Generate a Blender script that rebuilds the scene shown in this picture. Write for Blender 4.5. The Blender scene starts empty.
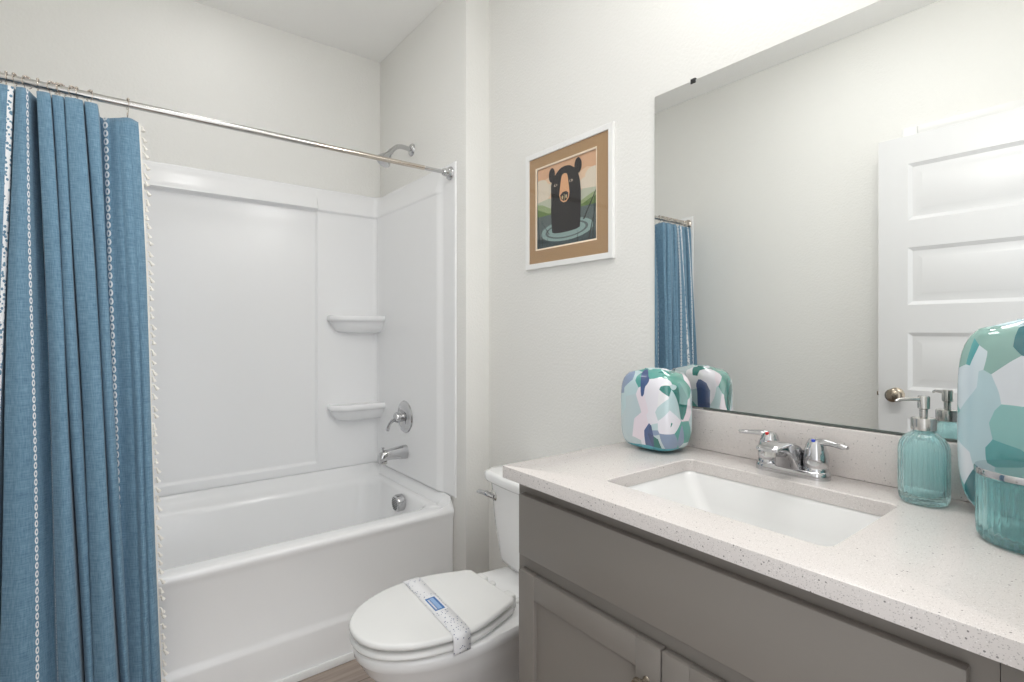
import bpy, bmesh, math, random
from mathutils import Vector, Matrix

random.seed(7)
S = bpy.context.scene
C = S.collection
PI = math.pi
rad = math.radians

# ------------------------------------------------------------------ camera, light, exposure
cam_d = bpy.data.cameras.new('camera')
cam_d.sensor_width = 36.0
cam_d.lens = 520.0 / 1024.0 * 36.0
cam_d.shift_y = -10.0 / 1024.0
cam_d.clip_start = 0.02
cam = bpy.data.objects.new('camera', cam_d)
C.objects.link(cam)
cam.location = (0, 0, 1.25)
cam.rotation_euler = (rad(90), 0, rad(-37.75))
S.camera = cam

world = bpy.data.worlds.new('hall_daylight')
S.world = world
world.use_nodes = True
wb = world.node_tree.nodes['Background']
wb.inputs[0].default_value = (0.96, 0.98, 1.0, 1)
wb.inputs[1].default_value = 1.75

S.view_settings.view_transform = 'Standard'
S.view_settings.look = 'None'
S.view_settings.gamma = 1.0
S.view_settings.use_curve_mapping = False
S.view_settings.exposure = 0.16
S.cycles.use_denoising = True
S.cycles.max_bounces = 16
S.cycles.diffuse_bounces = 8
S.cycles.glossy_bounces = 8
S.cycles.transmission_bounces = 14
S.cycles.transparent_max_bounces = 16
S.cycles.sample_clamp_indirect = 4.0


def lamp(name, kind, loc, energy, color=(1, 1, 1), size=0.05, rot=(0, 0, 0), size_y=None):
    d = bpy.data.lights.new(name, kind)
    d.energy = energy
    d.color = color
    if kind == 'AREA':
        d.size = size
        if size_y:
            d.shape = 'RECTANGLE'
            d.size_y = size_y
    else:
        d.shadow_soft_size = size
    o = bpy.data.objects.new(name, d)
    o.location = loc
    o.rotation_euler = rot
    C.objects.link(o)
    return o


# the lamps of the vanity bar on the wall above the mirror
for ly in (0.24, 0.46, 0.68):
    lamp('vanity_lamp', 'POINT', (1.05, ly, 2.32), 0.97, (1.0, 0.99, 0.97), 0.06)
    # light out of the open mouth of each shade, into the room
    lamp('vanity_shade_light', 'AREA', (1.13, ly, 2.26), 3.2, (1.0, 0.99, 0.97), 0.13, (0, rad(62), 0))
# added fill lights at the ceiling, no fixture seen: before the tub and over it
lamp('ceiling_fill', 'AREA', (0.40, 1.00, 2.738), 4.6, (1.0, 1.0, 1.0), 0.40)
lamp('tub_fill', 'AREA', (0.35, 2.30, 2.738), 0.9, (1.0, 0.99, 0.98), 0.16)
# daylight from the hall: a portal in the doorway that guides the world light through it
pt = lamp('doorway_portal', 'AREA', (0.21, -0.13, 1.02), 1.0, size=0.78, size_y=2.06, rot=(rad(-90), 0, 0))
pt.data.cycles.is_portal = True
pt.rotation_euler = (rad(90), 0, 0)


# ------------------------------------------------------------------ materials
def lin(c):
    return tuple((x / 12.92 if x <= 0.04045 else ((x + 0.055) / 1.055) ** 2.4) for x in c)


def hexc(r, g, b):
    return lin((r / 255, g / 255, b / 255))


def mat(name, color, rough=0.5, metal=0.0, coat=0.0, bump=None, trans=0.0, ior=1.45, spec=None):
    m = bpy.data.materials.new(name)
    m.use_nodes = True
    nt = m.node_tree
    b = nt.nodes['Principled BSDF']
    b.inputs['Base Color'].default_value = (*color, 1)
    b.inputs['Roughness'].default_value = rough
    b.inputs['Metallic'].default_value = metal
    b.inputs['Coat Weight'].default_value = coat
    b.inputs['Coat Roughness'].default_value = 0.05
    b.inputs['Transmission Weight'].default_value = trans
    b.inputs['IOR'].default_value = ior
    if spec is not None:
        b.inputs['Specular IOR Level'].default_value = spec
    if bump:
        scale, strength, dist = bump
        tc = nt.nodes.new('ShaderNodeTexCoord')
        n = nt.nodes.new('ShaderNodeTexNoise')
        n.inputs['Scale'].default_value = scale
        n.inputs['Detail'].default_value = 3
        bp = nt.nodes.new('ShaderNodeBump')
        bp.inputs['Strength'].default_value = strength
        bp.inputs['Distance'].default_value = dist
        nt.links.new(tc.outputs['Object'], n.inputs['Vector'])
        nt.links.new(n.outputs['Fac'], bp.inputs['Height'])
        nt.links.new(bp.outputs['Normal'], b.inputs['Normal'])
    return m


def nodes(m):
    nt = m.node_tree
    return nt, nt.nodes['Principled BSDF'], nt.nodes.new, nt.links.new


M = {}
M['wall'] = mat('wall_paint', (0.80, 0.795, 0.77), 0.62, bump=(110, 0.35, 0.004))
M['ceiling'] = mat('ceiling_paint', (0.89, 0.885, 0.87), 0.8, bump=(90, 0.35, 0.004))
M['trim'] = mat('trim_paint', (0.82, 0.82, 0.81), 0.3)
M['door'] = mat('door_paint', (0.66, 0.66, 0.665), 0.35)
M['acrylic'] = mat('tub_acrylic', (0.875, 0.878, 0.885), 0.2, coat=0.25)
M['surround'] = mat('surround_acrylic', (0.87, 0.873, 0.881), 0.24)
M['porcelain'] = mat('porcelain', (0.88, 0.88, 0.88), 0.12, coat=0.5)
M['seat'] = mat('seat_plastic', (0.82, 0.82, 0.81), 0.25)
M['sink'] = mat('sink_porcelain', (0.76, 0.76, 0.755), 0.1, coat=0.4)
M['chrome'] = mat('chrome', (0.56, 0.56, 0.57), 0.05, metal=1.0)
M['satin'] = mat('satin_chrome', (0.58, 0.57, 0.55), 0.22, metal=1.0)
M['nickel'] = mat('warm_nickel', (0.62, 0.56, 0.50), 0.18, metal=1.0)
M['bronze'] = mat('antique_nickel', (0.36, 0.31, 0.25), 0.25, metal=1.0)
M['dark'] = mat('dark_slot', (0.02, 0.02, 0.02), 0.5)
M['cabinet'] = mat('taupe_cabinet_paint', (0.215, 0.195, 0.176), 0.42, bump=(60, 0.04, 0.002))
M['cabin'] = mat('cabinet_interior', (0.10, 0.09, 0.08), 0.6)
M['mirror'] = mat('mirror_silver', (0.82, 0.83, 0.82), 0.0, metal=1.0)
M['mirror_edge'] = mat('mirror_edge', (0.10, 0.12, 0.11), 0.3)
M['frame'] = mat('white_frame', (0.84, 0.84, 0.83), 0.35)
M['matboard'] = mat('tan_mat_board', hexc(172, 140, 104), 0.8)
M['cream'] = mat('cream_bevel', hexc(250, 232, 208), 0.8)
M['fringe'] = mat('cotton_fringe', (0.82, 0.79, 0.74), 0.9)
M['red'] = mat('hot_dot', (0.6, 0.02, 0.02), 0.3)
M['blue'] = mat('cold_dot', (0.02, 0.06, 0.5), 0.3)
M['paper'] = mat('paper', (0.84, 0.84, 0.86), 0.7)
M['caulk'] = mat('caulk', (0.86, 0.87, 0.87), 0.4)


def mk_floor():
    m = mat('vinyl_plank', (0.4, 0.33, 0.28), 0.42)
    nt, b, new, link = nodes(m)
    tc = new('ShaderNodeTexCoord')
    br = new('ShaderNodeTexBrick')
    br.offset = 0.37
    br.inputs['Scale'].default_value = 1.0
    br.inputs['Brick Width'].default_value = 1.2
    br.inputs['Row Height'].default_value = 0.18
    br.inputs['Mortar Size'].default_value = 0.0015
    br.inputs['Color1'].default_value = (0.42, 0.35, 0.305, 1)
    br.inputs['Color2'].default_value = (0.35, 0.29, 0.25, 1)
    br.inputs['Mortar'].default_value = (0.16, 0.13, 0.11, 1)
    mp = new('ShaderNodeMapping')
    mp.inputs['Scale'].default_value = (2.2, 38, 1)
    n = new('ShaderNodeTexNoise')
    n.inputs['Scale'].default_value = 1.6
    n.inputs['Detail'].default_value = 6
    mx = new('ShaderNodeMix')
    mx.data_type = 'RGBA'
    mx.blend_type = 'MULTIPLY'
    mx.inputs['Factor'].default_value = 0.75
    cr = new('ShaderNodeValToRGB')
    cr.color_ramp.elements[0].position = 0.3
    cr.color_ramp.elements[0].color = (0.62, 0.6, 0.6, 1)
    cr.color_ramp.elements[1].position = 0.72
    cr.color_ramp.elements[1].color = (1.12, 1.1, 1.08, 1)
    link(tc.outputs['Object'], br.inputs['Vector'])
    link(tc.outputs['Object'], mp.inputs['Vector'])
    link(mp.outputs['Vector'], n.inputs['Vector'])
    link(n.outputs['Fac'], cr.inputs['Fac'])
    link(br.outputs['Color'], mx.inputs['A'])
    link(cr.outputs['Color'], mx.inputs['B'])
    link(mx.outputs['Result'], b.inputs['Base Color'])
    return m


M['floor'] = mk_floor()


def mk_quartz():
    m = mat('speckled_quartz', (0.7, 0.67, 0.65), 0.22, coat=0.2)
    nt, b, new, link = nodes(m)
    tc = new('ShaderNodeTexCoord')
    col = (0.66, 0.62, 0.60, 1)
    prev = None
    for scale, thr, c, dens in ((420, 0.30, (0.44, 0.41, 0.40, 1), 0.80), (300, 0.26, (0.76, 0.73, 0.715, 1), 0.7),
                                (190, 0.24, (0.22, 0.21, 0.205, 1), 0.95), (700, 0.34, (0.53, 0.49, 0.475, 1), 0.55)):
        v = new('ShaderNodeTexVoronoi')
        v.inputs['Scale'].default_value = scale
        link(tc.outputs['Object'], v.inputs['Vector'])
        lt = new('ShaderNodeMath')
        lt.operation = 'LESS_THAN'
        lt.inputs[1].default_value = thr
        link(v.outputs['Distance'], lt.inputs[0])
        sp = new('ShaderNodeSeparateColor')
        link(v.outputs['Color'], sp.inputs['Color'])
        gt = new('ShaderNodeMath')
        gt.operation = 'GREATER_THAN'
        gt.inputs[1].default_value = dens
        link(sp.outputs[0], gt.inputs[0])
        ml = new('ShaderNodeMath')
        ml.operation = 'MULTIPLY'
        link(lt.outputs[0], ml.inputs[0])
        link(gt.outputs[0], ml.inputs[1])
        mx = new('ShaderNodeMix')
        mx.data_type = 'RGBA'
        link(ml.outputs[0], mx.inputs['Factor'])
        if prev is None:
            mx.inputs['A'].default_value = col
        else:
            link(prev, mx.inputs['A'])
        mx.inputs['B'].default_value = c
        prev = mx.outputs['Result']
    link(prev, b.inputs['Base Color'])
    return m


M['quartz'] = mk_quartz()


def mk_pane():
    """thin picture glass: clear with a mirror-like sheen that grows at grazing angles"""
    m = bpy.data.materials.new('picture_glass')
    m.use_nodes = True
    nt = m.node_tree
    nt.nodes.remove(nt.nodes['Principled BSDF'])
    new, link = nt.nodes.new, nt.links.new
    tr = new('ShaderNodeBsdfTransparent')
    gl = new('ShaderNodeBsdfGlossy')
    gl.inputs['Roughness'].default_value = 0.02
    lw = new('ShaderNodeLayerWeight')
    lw.inputs['Blend'].default_value = 0.5
    pw = new('ShaderNodeMath')
    pw.operation = 'POWER'
    pw.inputs[1].default_value = 5.0
    ml = new('ShaderNodeMath')
    ml.operation = 'MULTIPLY_ADD'
    ml.inputs[1].default_value = 0.5
    ml.inputs[2].default_value = 0.03
    mx = new('ShaderNodeMixShader')
    link(lw.outputs['Facing'], pw.inputs[0])
    link(pw.outputs[0], ml.inputs[0])
    link(ml.outputs[0], mx.inputs[0])
    link(tr.outputs[0], mx.inputs[1])
    link(gl.outputs[0], mx.inputs[2])
    link(mx.outputs[0], nt.nodes['Material Output'].inputs[0])
    return m


M['pane'] = mk_pane()


def mk_glass(name, color, rough=0.02, ior=1.28, trans=1.0):
    return mat(name, color, rough, trans=trans, ior=ior, coat=0.5)


M['aqua'] = mk_glass('aqua_glass', (0.74, 0.98, 0.99), trans=0.90)
M['aqua_deep'] = mk_glass('aqua_glass_jar', (0.60, 0.94, 0.955), trans=0.88)


def mk_mosaic(name, scale, stops, shards, foot, seed=0.0):
    """clear glass with irregular patches of teal, white and slate fused in"""
    m = mat(name, (1, 1, 1), 0.04, ior=1.5, coat=1.0)
    m.node_tree.nodes['Principled BSDF'].inputs['Coat Roughness'].default_value = 0.02
    nt, b, new, link = nodes(m)
    tc = new('ShaderNodeTexCoord')
    ns = new('ShaderNodeTexNoise')
    ns.inputs['Scale'].default_value = 9
    ns.inputs['Detail'].default_value = 1
    sub = new('ShaderNodeVectorMath')
    sub.operation = 'MULTIPLY_ADD'
    sub.inputs[1].default_value = (0.02, 0.02, 0.02)
    mp = new('ShaderNodeMapping')
    mp.inputs['Rotation'].default_value = (0.5, 0.4, 0.3)
    mp.inputs['Location'].default_value = (seed, seed * 0.7, seed * 1.3)
    mp.inputs['Scale'].default_value = (1.0, 1.0, 0.72)
    vo = new('ShaderNodeTexVoronoi')
    vo.inputs['Scale'].default_value = scale
    vo.inputs['Randomness'].default_value = 1.0
    vo.distance = 'EUCLIDEAN'
    sp = new('ShaderNodeSeparateColor')
    cr = new('ShaderNodeValToRGB')
    cr.color_ramp.interpolation = 'CONSTANT'
    tr = new('ShaderNodeValToRGB')
    tr.color_ramp.interpolation = 'CONSTANT'
    for ramp in (cr.color_ramp, tr.color_ramp):
        while len(ramp.elements) < len(stops):
            ramp.elements.new(0.5)
    for i, (p, c, t) in enumerate(stops):
        for ramp in (cr.color_ramp, tr.color_ramp):
            ramp.elements[i].position = p
        cr.color_ramp.elements[i].color = (*c, 1)
        tr.color_ramp.elements[i].color = (t, t, t, 1)
    link(tc.outputs['Object'], ns.inputs['Vector'])
    link(ns.outputs['Color'], sub.inputs[0])
    link(tc.outputs['Object'], sub.inputs[2])
    link(sub.outputs[0], mp.inputs['Vector'])
    link(mp.outputs['Vector'], vo.inputs['Vector'])
    link(vo.outputs['Color'], sp.inputs['Color'])
    link(sp.outputs[0], cr.inputs['Fac'])
    link(sp.outputs[0], tr.inputs['Fac'])
    # a second, sparser layer of small dark shards
    v2 = new('ShaderNodeTexVoronoi')
    v2.inputs['Scale'].default_value = scale * 1.05
    mp2 = new('ShaderNodeMapping')
    mp2.inputs['Location'].default_value = (0.31, 0.17, 0.53)
    mp2.inputs['Rotation'].default_value = (0.2, 0.9, 0.6)
    mp2.inputs['Scale'].default_value = (1.0, 1.6, 0.6)
    link(sub.outputs[0], mp2.inputs['Vector'])
    link(mp2.outputs['Vector'], v2.inputs['Vector'])
    s2 = new('ShaderNodeSeparateColor')
    link(v2.outputs['Color'], s2.inputs['Color'])
    pick = new('ShaderNodeMath')
    pick.operation = 'GREATER_THAN'
    pick.inputs[1].default_value = 0.87
    link(s2.outputs[1], pick.inputs[0])
    c2 = new('ShaderNodeValToRGB')
    c2.color_ramp.interpolation = 'CONSTANT'
    c2.color_ramp.elements[0].color = (*shards[0], 1)
    c2.color_ramp.elements[1].position = 0.5
    c2.color_ramp.elements[1].color = (*shards[1], 1)
    link(s2.outputs[2], c2.inputs['Fac'])
    mxs = new('ShaderNodeMix')
    mxs.data_type = 'RGBA'
    link(pick.outputs[0], mxs.inputs['Factor'])
    link(cr.outputs['Color'], mxs.inputs['A'])
    link(c2.outputs['Color'], mxs.inputs['B'])
    # the thick foot is blue-green glass
    sz = new('ShaderNodeSeparateXYZ')
    link(tc.outputs['Object'], sz.inputs[0])
    nz = new('ShaderNodeMath')
    nz.operation = 'MULTIPLY_ADD'
    nz.inputs[1].default_value = 0.02
    link(ns.outputs['Fac'], nz.inputs[0])
    link(sz.outputs[2], nz.inputs[2])
    ft = new('ShaderNodeMath')
    ft.operation = 'LESS_THAN'
    ft.inputs[1].default_value = foot
    link(nz.outputs[0], ft.inputs[0])
    mxf = new('ShaderNodeMix')
    mxf.data_type = 'RGBA'
    link(ft.outputs[0], mxf.inputs['Factor'])
    link(mxs.outputs['Result'], mxf.inputs['A'])
    mxf.inputs['B'].default_value = (*hexc(96, 190, 205), 1)
    link(mxf.outputs['Result'], b.inputs['Base Color'])
    link(tr.outputs['Color'], b.inputs['Transmission Weight'])
    return m


WHT = (0.83, 0.82, 0.87)
M['mosaic'] = mk_mosaic('mosaic_vase_glass', 23, (
    (0.0, hexc(246, 244, 252), 0.2), (0.22, hexc(100, 176, 168), 0.25), (0.36, hexc(228, 244, 248), 0.4), (0.52, hexc(146, 166, 196), 0.25),
    (0.60, hexc(250, 238, 246), 0.2), (0.74, hexc(84, 160, 146), 0.2), (0.80, hexc(218, 242, 246), 0.35), (0.91, hexc(240, 226, 214), 0.25),
    (0.95, hexc(250, 250, 253), 0.2)), (hexc(84, 104, 150), hexc(52, 136, 128)), 0.026)
M['mosaic_big'] = mk_mosaic('mosaic_big_vase_glass', 22, (
    (0.0, hexc(222, 236, 244), 0.25), (0.2, hexc(96, 172, 174), 0.2), (0.32, hexc(234, 240, 246), 0.25), (0.50, hexc(148, 202, 200), 0.2),
    (0.60, hexc(44, 112, 120), 0.1), (0.67, hexc(200, 228, 236), 0.3), (0.82, hexc(146, 186, 178), 0.2), (0.9, hexc(240, 242, 248), 0.25)),
    (hexc(34, 90, 100), hexc(64, 142, 150)), 0.02, 3.1)


def mk_cloth():
    """blue linen: UV in metres (u across the cloth from its right hem, v up), woven white chain stripes and one lace stripe"""
    m = mat('blue_linen', (0.08, 0.2, 0.33), 0.92)
    nt, b, new, link = nodes(m)
    b.inputs['Sheen Weight'].default_value = 0.15

    def math_(op, a, c=None):
        n = new('ShaderNodeMath')
        n.operation = op
        for i, x in enumerate((a, c)):
            if x is None:
                continue
            if isinstance(x, (int, float)):
                n.inputs[i].default_value = x
            else:
                link(x, n.inputs[i])
        return n.outputs[0]
    uv = new('ShaderNodeUVMap')
    sx = new('ShaderNodeSeparateXYZ')
    link(uv.outputs[0], sx.inputs[0])
    U, V = sx.outputs[0], sx.outputs[1]
    cols = []
    for sc in ((420, 36, 1), (36, 420, 1)):
        mp = new('ShaderNodeMapping')
        mp.inputs['Scale'].default_value = sc
        link(uv.outputs[0], mp.inputs['Vector'])
        n = new('ShaderNodeTexNoise')
        n.inputs['Scale'].default_value = 1.0
        n.inputs['Detail'].default_value = 3
        link(mp.outputs['Vector'], n.inputs['Vector'])
        cols.append(n.outputs['Fac'])
    weave = math_('ADD', cols[0], cols[1])
    cr = new('ShaderNodeValToRGB')
    cr.color_ramp.elements[0].position = 0.36
    cr.color_ramp.elements[0].color = (*CLOTH_LO, 1)
    cr.color_ramp.elements[1].position = 0.66
    cr.color_ramp.elements[1].color = (*CLOTH_HI, 1)
    link(math_('MULTIPLY', weave, 0.5), cr.inputs['Fac'])
    mask = None
    for cu, half, pitch in STRIPES:
        du = math_('SUBTRACT', U, cu)
        fv = math_('SUBTRACT', math_('MODULO', V, pitch), pitch * 0.5)
        ex = math_('DIVIDE', du, half)
        ey = math_('DIVIDE', fv, pitch * 0.44)
        r = math_('SQRT', math_('ADD', math_('MULTIPLY', ex, ex), math_('MULTIPLY', ey, ey)))
        ring = math_('MULTIPLY', math_('LESS_THAN', r, 1.0), math_('GREATER_THAN', r, 0.42))
        mask = ring if mask is None else math_('MAXIMUM', mask, ring)
    # lace stripe
    a, z = LACE
    inside = math_('MULTIPLY', math_('GREATER_THAN', U, a), math_('LESS_THAN', U, z))
    mp = new('ShaderNodeMapping')
    mp.inputs['Scale'].default_value = (1, 0.7, 1)
    link(uv.outputs[0], mp.inputs['Vector'])
    vo = new('ShaderNodeTexVoronoi')
    vo.inputs['Scale'].default_value = 150
    link(mp.outputs['Vector'], vo.inputs['Vector'])
    lace = math_('MULTIPLY', inside, math_('GREATER_THAN', vo.outputs['Distance'], 0.42))
    mask = math_('MAXIMUM', mask, lace)
    mx = new('ShaderNodeMix')
    mx.data_type = 'RGBA'
    link(mask, mx.inputs['Factor'])
    link(cr.outputs['Color'], mx.inputs['A'])
    mx.inputs['B'].default_value = (0.85, 0.85, 0.86, 1)
    link(mx.outputs['Result'], b.inputs['Base Color'])
    bp = new('ShaderNodeBump')
    bp.inputs['Strength'].default_value = 0.35
    bp.inputs['Distance'].default_value = 0.001
    link(math_('ADD', weave, mask), bp.inputs['Height'])
    link(bp.outputs['Normal'], b.inputs['Normal'])
    return m


# ------------------------------------------------------------------ mesh helpers
def finish(name, bm, material, parent=None, smooth=40, kind=None, mats=None):
    bmesh.ops.remove_doubles(bm, verts=bm.verts, dist=1e-6)
    bmesh.ops.recalc_face_normals(bm, faces=bm.faces)
    me = bpy.data.meshes.new(name)
    bm.to_mesh(me)
    bm.free()
    for mm in (mats or [material]):
        me.materials.append(mm)
    if smooth:
        for p in me.polygons:
            p.use_smooth = True
        me.set_sharp_from_angle(angle=rad(smooth))
    o = bpy.data.objects.new(name, me)
    C.objects.link(o)
    if parent is not None:
        o.parent = parent
    if kind:
        o['kind'] = kind
    return o


def thing(name, label, cat, loc=(0, 0, 0), group=None):
    o = bpy.data.objects.new(name, None)
    o.empty_display_size = 0.05
    C.objects.link(o)
    o.location = loc
    tag(o, label, cat, group)
    return o


def tag(o, label, cat, group=None):
    o['label'] = label
    o['category'] = cat
    if group:
        o['group'] = group
    return o


def box(bm, a, b, bev=0.0, seg=2):
    r = bmesh.ops.create_cube(bm, size=1.0)
    vs = r['verts']
    for v in vs:
        v.co = Vector([a[i] + (b[i] - a[i]) * (v.co[i] + 0.5) for i in range(3)])
    if bev:
        es = list({e for v in vs for e in v.link_edges})
        bmesh.ops.bevel(bm, geom=es, offset=bev, segments=seg, profile=0.5, affect='EDGES')


def loft(bm, rings, cap0=True, cap1=True, closed=False):
    vr = [[bm.verts.new(p) for p in ring] for ring in rings]
    n = len(vr[0])
    pairs = list(zip(vr, vr[1:]))
    if closed:
        pairs.append((vr[-1], vr[0]))
    for r0, r1 in pairs:
        for i in range(n):
            j = (i + 1) % n
            try:
                bm.faces.new((r0[i], r0[j], r1[j], r1[i]))
            except ValueError:
                pass
    if not closed:
        if cap0:
            bm.faces.new(list(reversed(vr[0])))
        if cap1:
            bm.faces.new(vr[-1])
    return vr


def rrect(x0, x1, y0, y1, r, k=6, m=6):
    """rounded rectangle, counter-clockwise, the same number of points whatever its size"""
    r = min(r, (x1 - x0) / 2 - 1e-5, (y1 - y0) / 2 - 1e-5)
    cs = ((x1 - r, y1 - r, 0), (x0 + r, y1 - r, 90), (x0 + r, y0 + r, 180), (x1 - r, y0 + r, 270))
    pts = []
    for i, (cx, cy, a0) in enumerate(cs):
        arc = [(cx + r * math.cos(rad(a0 + 90 * j / k)), cy + r * math.sin(rad(a0 + 90 * j / k))) for j in range(k + 1)]
        pts += arc
        nx = cs[(i + 1) % 4]
        e = (nx[0] + r * math.cos(rad(nx[2])), nx[1] + r * math.sin(rad(nx[2])))
        s = arc[-1]
        for j in range(1, m):
            t = j / m
            pts.append((s[0] + (e[0] - s[0]) * t, s[1] + (e[1] - s[1]) * t))
    return pts


def superell(hx, hy, n=64, p=4.0, cx=0, cy=0):
    out = []
    for i in range(n):
        t = 2 * PI * i / n
        c, s = math.cos(t), math.sin(t)
        out.append((cx + hx * math.copysign(abs(c) ** (2 / p), c), cy + hy * math.copysign(abs(s) ** (2 / p), s)))
    return out


def frame_for(d):
    d = Vector(d).normalized()
    up = Vector((0, 0, 1)) if abs(d.z) < 0.95 else Vector((1, 0, 0))
    u = d.cross(up).normalized()
    return u, d.cross(u).normalized()


def tube(bm, pts, r, n=16, cap=True, flat=1.0):
    """sweep a circle along points; r a number or one radius per point"""
    pts = [Vector(p) for p in pts]
    rs = r if isinstance(r, (list, tuple)) else [r] * len(pts)
    rings = []
    u = None
    for i, p in enumerate(pts):
        d = (pts[min(i + 1, len(pts) - 1)] - pts[max(i - 1, 0)]).normalized()
        if u is None:
            u, w = frame_for(d)
        else:
            u = (u - d * u.dot(d)).normalized()
            w = d.cross(u).normalized()
        rings.append([p + (u * math.cos(2 * PI * k / n) + w * flat * math.sin(2 * PI * k / n)) * rs[i] for k in range(n)])
    loft(bm, rings, cap, cap)


def bez(p0, p1, p2, p3, n=12):
    out = []
    for i in range(n + 1):
        t = i / n
        out.append(tuple((1 - t) ** 3 * a + 3 * t * (1 - t) ** 2 * b + 3 * t * t * (1 - t) * c + t ** 3 * d for a, b, c, d in zip(p0, p1, p2, p3)))
    return out


def lathe(bm, prof, n=48, origin=(0, 0, 0), axis='Z', flute=None, closed=False):
    """prof: (radius, height) from one end to the other; flute = (count, depth, z0, z1)"""
    o = Vector(origin)
    rings = []
    for r, h in prof:
        ring = []
        for k in range(n):
            a = 2 * PI * k / n
            rr = r
            if flute:
                cnt, dep, z0, z1 = flute
                if z0 <= h <= z1:
                    rr = r - dep * (0.5 - 0.5 * abs(math.cos(cnt * a / 2)) * 2 + 0.5)
            x, y = rr * math.cos(a), rr * math.sin(a)
            if axis == 'Z':
                p = Vector((x, y, h))
            elif axis == 'X':
                p = Vector((h, x, y))
            elif axis == '-X':
                p = Vector((-h, -x, y))
            else:
                p = Vector((x, h, y))
            ring.append(o + p)
        rings.append(ring)
    loft(bm, rings, not closed, not closed, closed)


def sstep(a, b, x):
    t = max(0.0, min(1.0, (x - a) / (b - a)))
    return t * t * (3 - 2 * t)


def interp(xs, ys, x):
    if x <= xs[0]:
        return ys[0]
    for i in range(len(xs) - 1):
        if x <= xs[i + 1]:
            t = (x - xs[i]) / (xs[i + 1] - xs[i])
            return ys[i] + (ys[i + 1] - ys[i]) * t
    return ys[-1]


def sinterp(xs, ys, x):
    if x <= xs[0]:
        return ys[0]
    for i in range(len(xs) - 1):
        if x <= xs[i + 1]:
            t = (x - xs[i]) / (xs[i + 1] - xs[i])
            t = t * t * (3 - 2 * t)
            return ys[i] + (ys[i + 1] - ys[i]) * t
    return ys[-1]


# ------------------------------------------------------------------ the room
XL, XR = -0.36, 1.31          # left wall, picture and mirror wall
XA = 1.191                    # alcove end wall (shower head)
YS, YB = 1.856, 2.739         # front of the alcove stub, back wall
YF = 0.02                     # wall with the doorway
ZC = 2.743


def slab(name, a, b, m, bev=0.0):
    bm = bmesh.new()
    box(bm, a, b, bev)
    return finish(name, bm, m, kind='structure')


slab('floor', (XL - 0.1, -0.3, -0.08), (XR + 0.1, YB + 0.1, 0.0), M['floor'])
slab('ceiling', (XL - 0.1, -0.1, ZC), (XR + 0.1, YB + 0.1, ZC + 0.08), M['ceiling'])
slab('wall_back', (XL - 0.1, YB, 0), (XR + 0.1, YB + 0.1, ZC), M['wall'])
slab('wall_left', (XL - 0.1, YF - 0.12, 0), (XL, YB, ZC), M['wall'])
slab('wall_right', (XR, YF - 0.12, 0), (XR + 0.1, YS, ZC), M['wall'])
bm = bmesh.new()
box(bm, (XA, YS, 0), (XR + 0.1, YB, ZC), 0.004, 2)
finish('wall_alcove', bm, M['wall'], kind='structure')
# the wall with the doorway the photograph is taken from
bm = bmesh.new()
box(bm, (XL, YF - 0.12, 0), (-0.19, YF, ZC))
box(bm, (0.62, YF - 0.12, 0), (XR, YF, ZC))
box(bm, (-0.19, YF - 0.12, 2.10), (0.62, YF, ZC))
finish('wall_front', bm, M['wall'], kind='structure')


def base(name, a, b):
    bm = bmesh.new()
    box(bm, a, b, 0.004)
    finish(name, bm, M['trim'], kind='structure')


base('baseboard_right', (XR - 0.014, 1.01, 0), (XR, YS - 0.014, 0.09))
base('baseboard_alcove', (XA + 0.001, YS - 0.014, 0), (XR, YS, 0.09))
base('baseboard_left', (XL, 0.86, 0), (XL + 0.014, 1.93, 0.09))

# door casing on the left wall, seen over the open door in the mirror
bm = bmesh.new()
box(bm, (XL, 0.752, 0), (XL + 0.018, 0.812, 2.20), 0.005)
box(bm, (XL, 0.022, 2.14), (XL + 0.018, 0.752, 2.20), 0.005)
finish('trim_1', bm, M['trim'], kind='structure')

# bead along the foot of the tub
bm = bmesh.new()
box(bm, (XL + 0.02, 1.930, 0.0), (1.187, 1.9405, 0.030), 0.004)
finish('trim_2', bm, M['caulk'], kind='structure')


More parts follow.
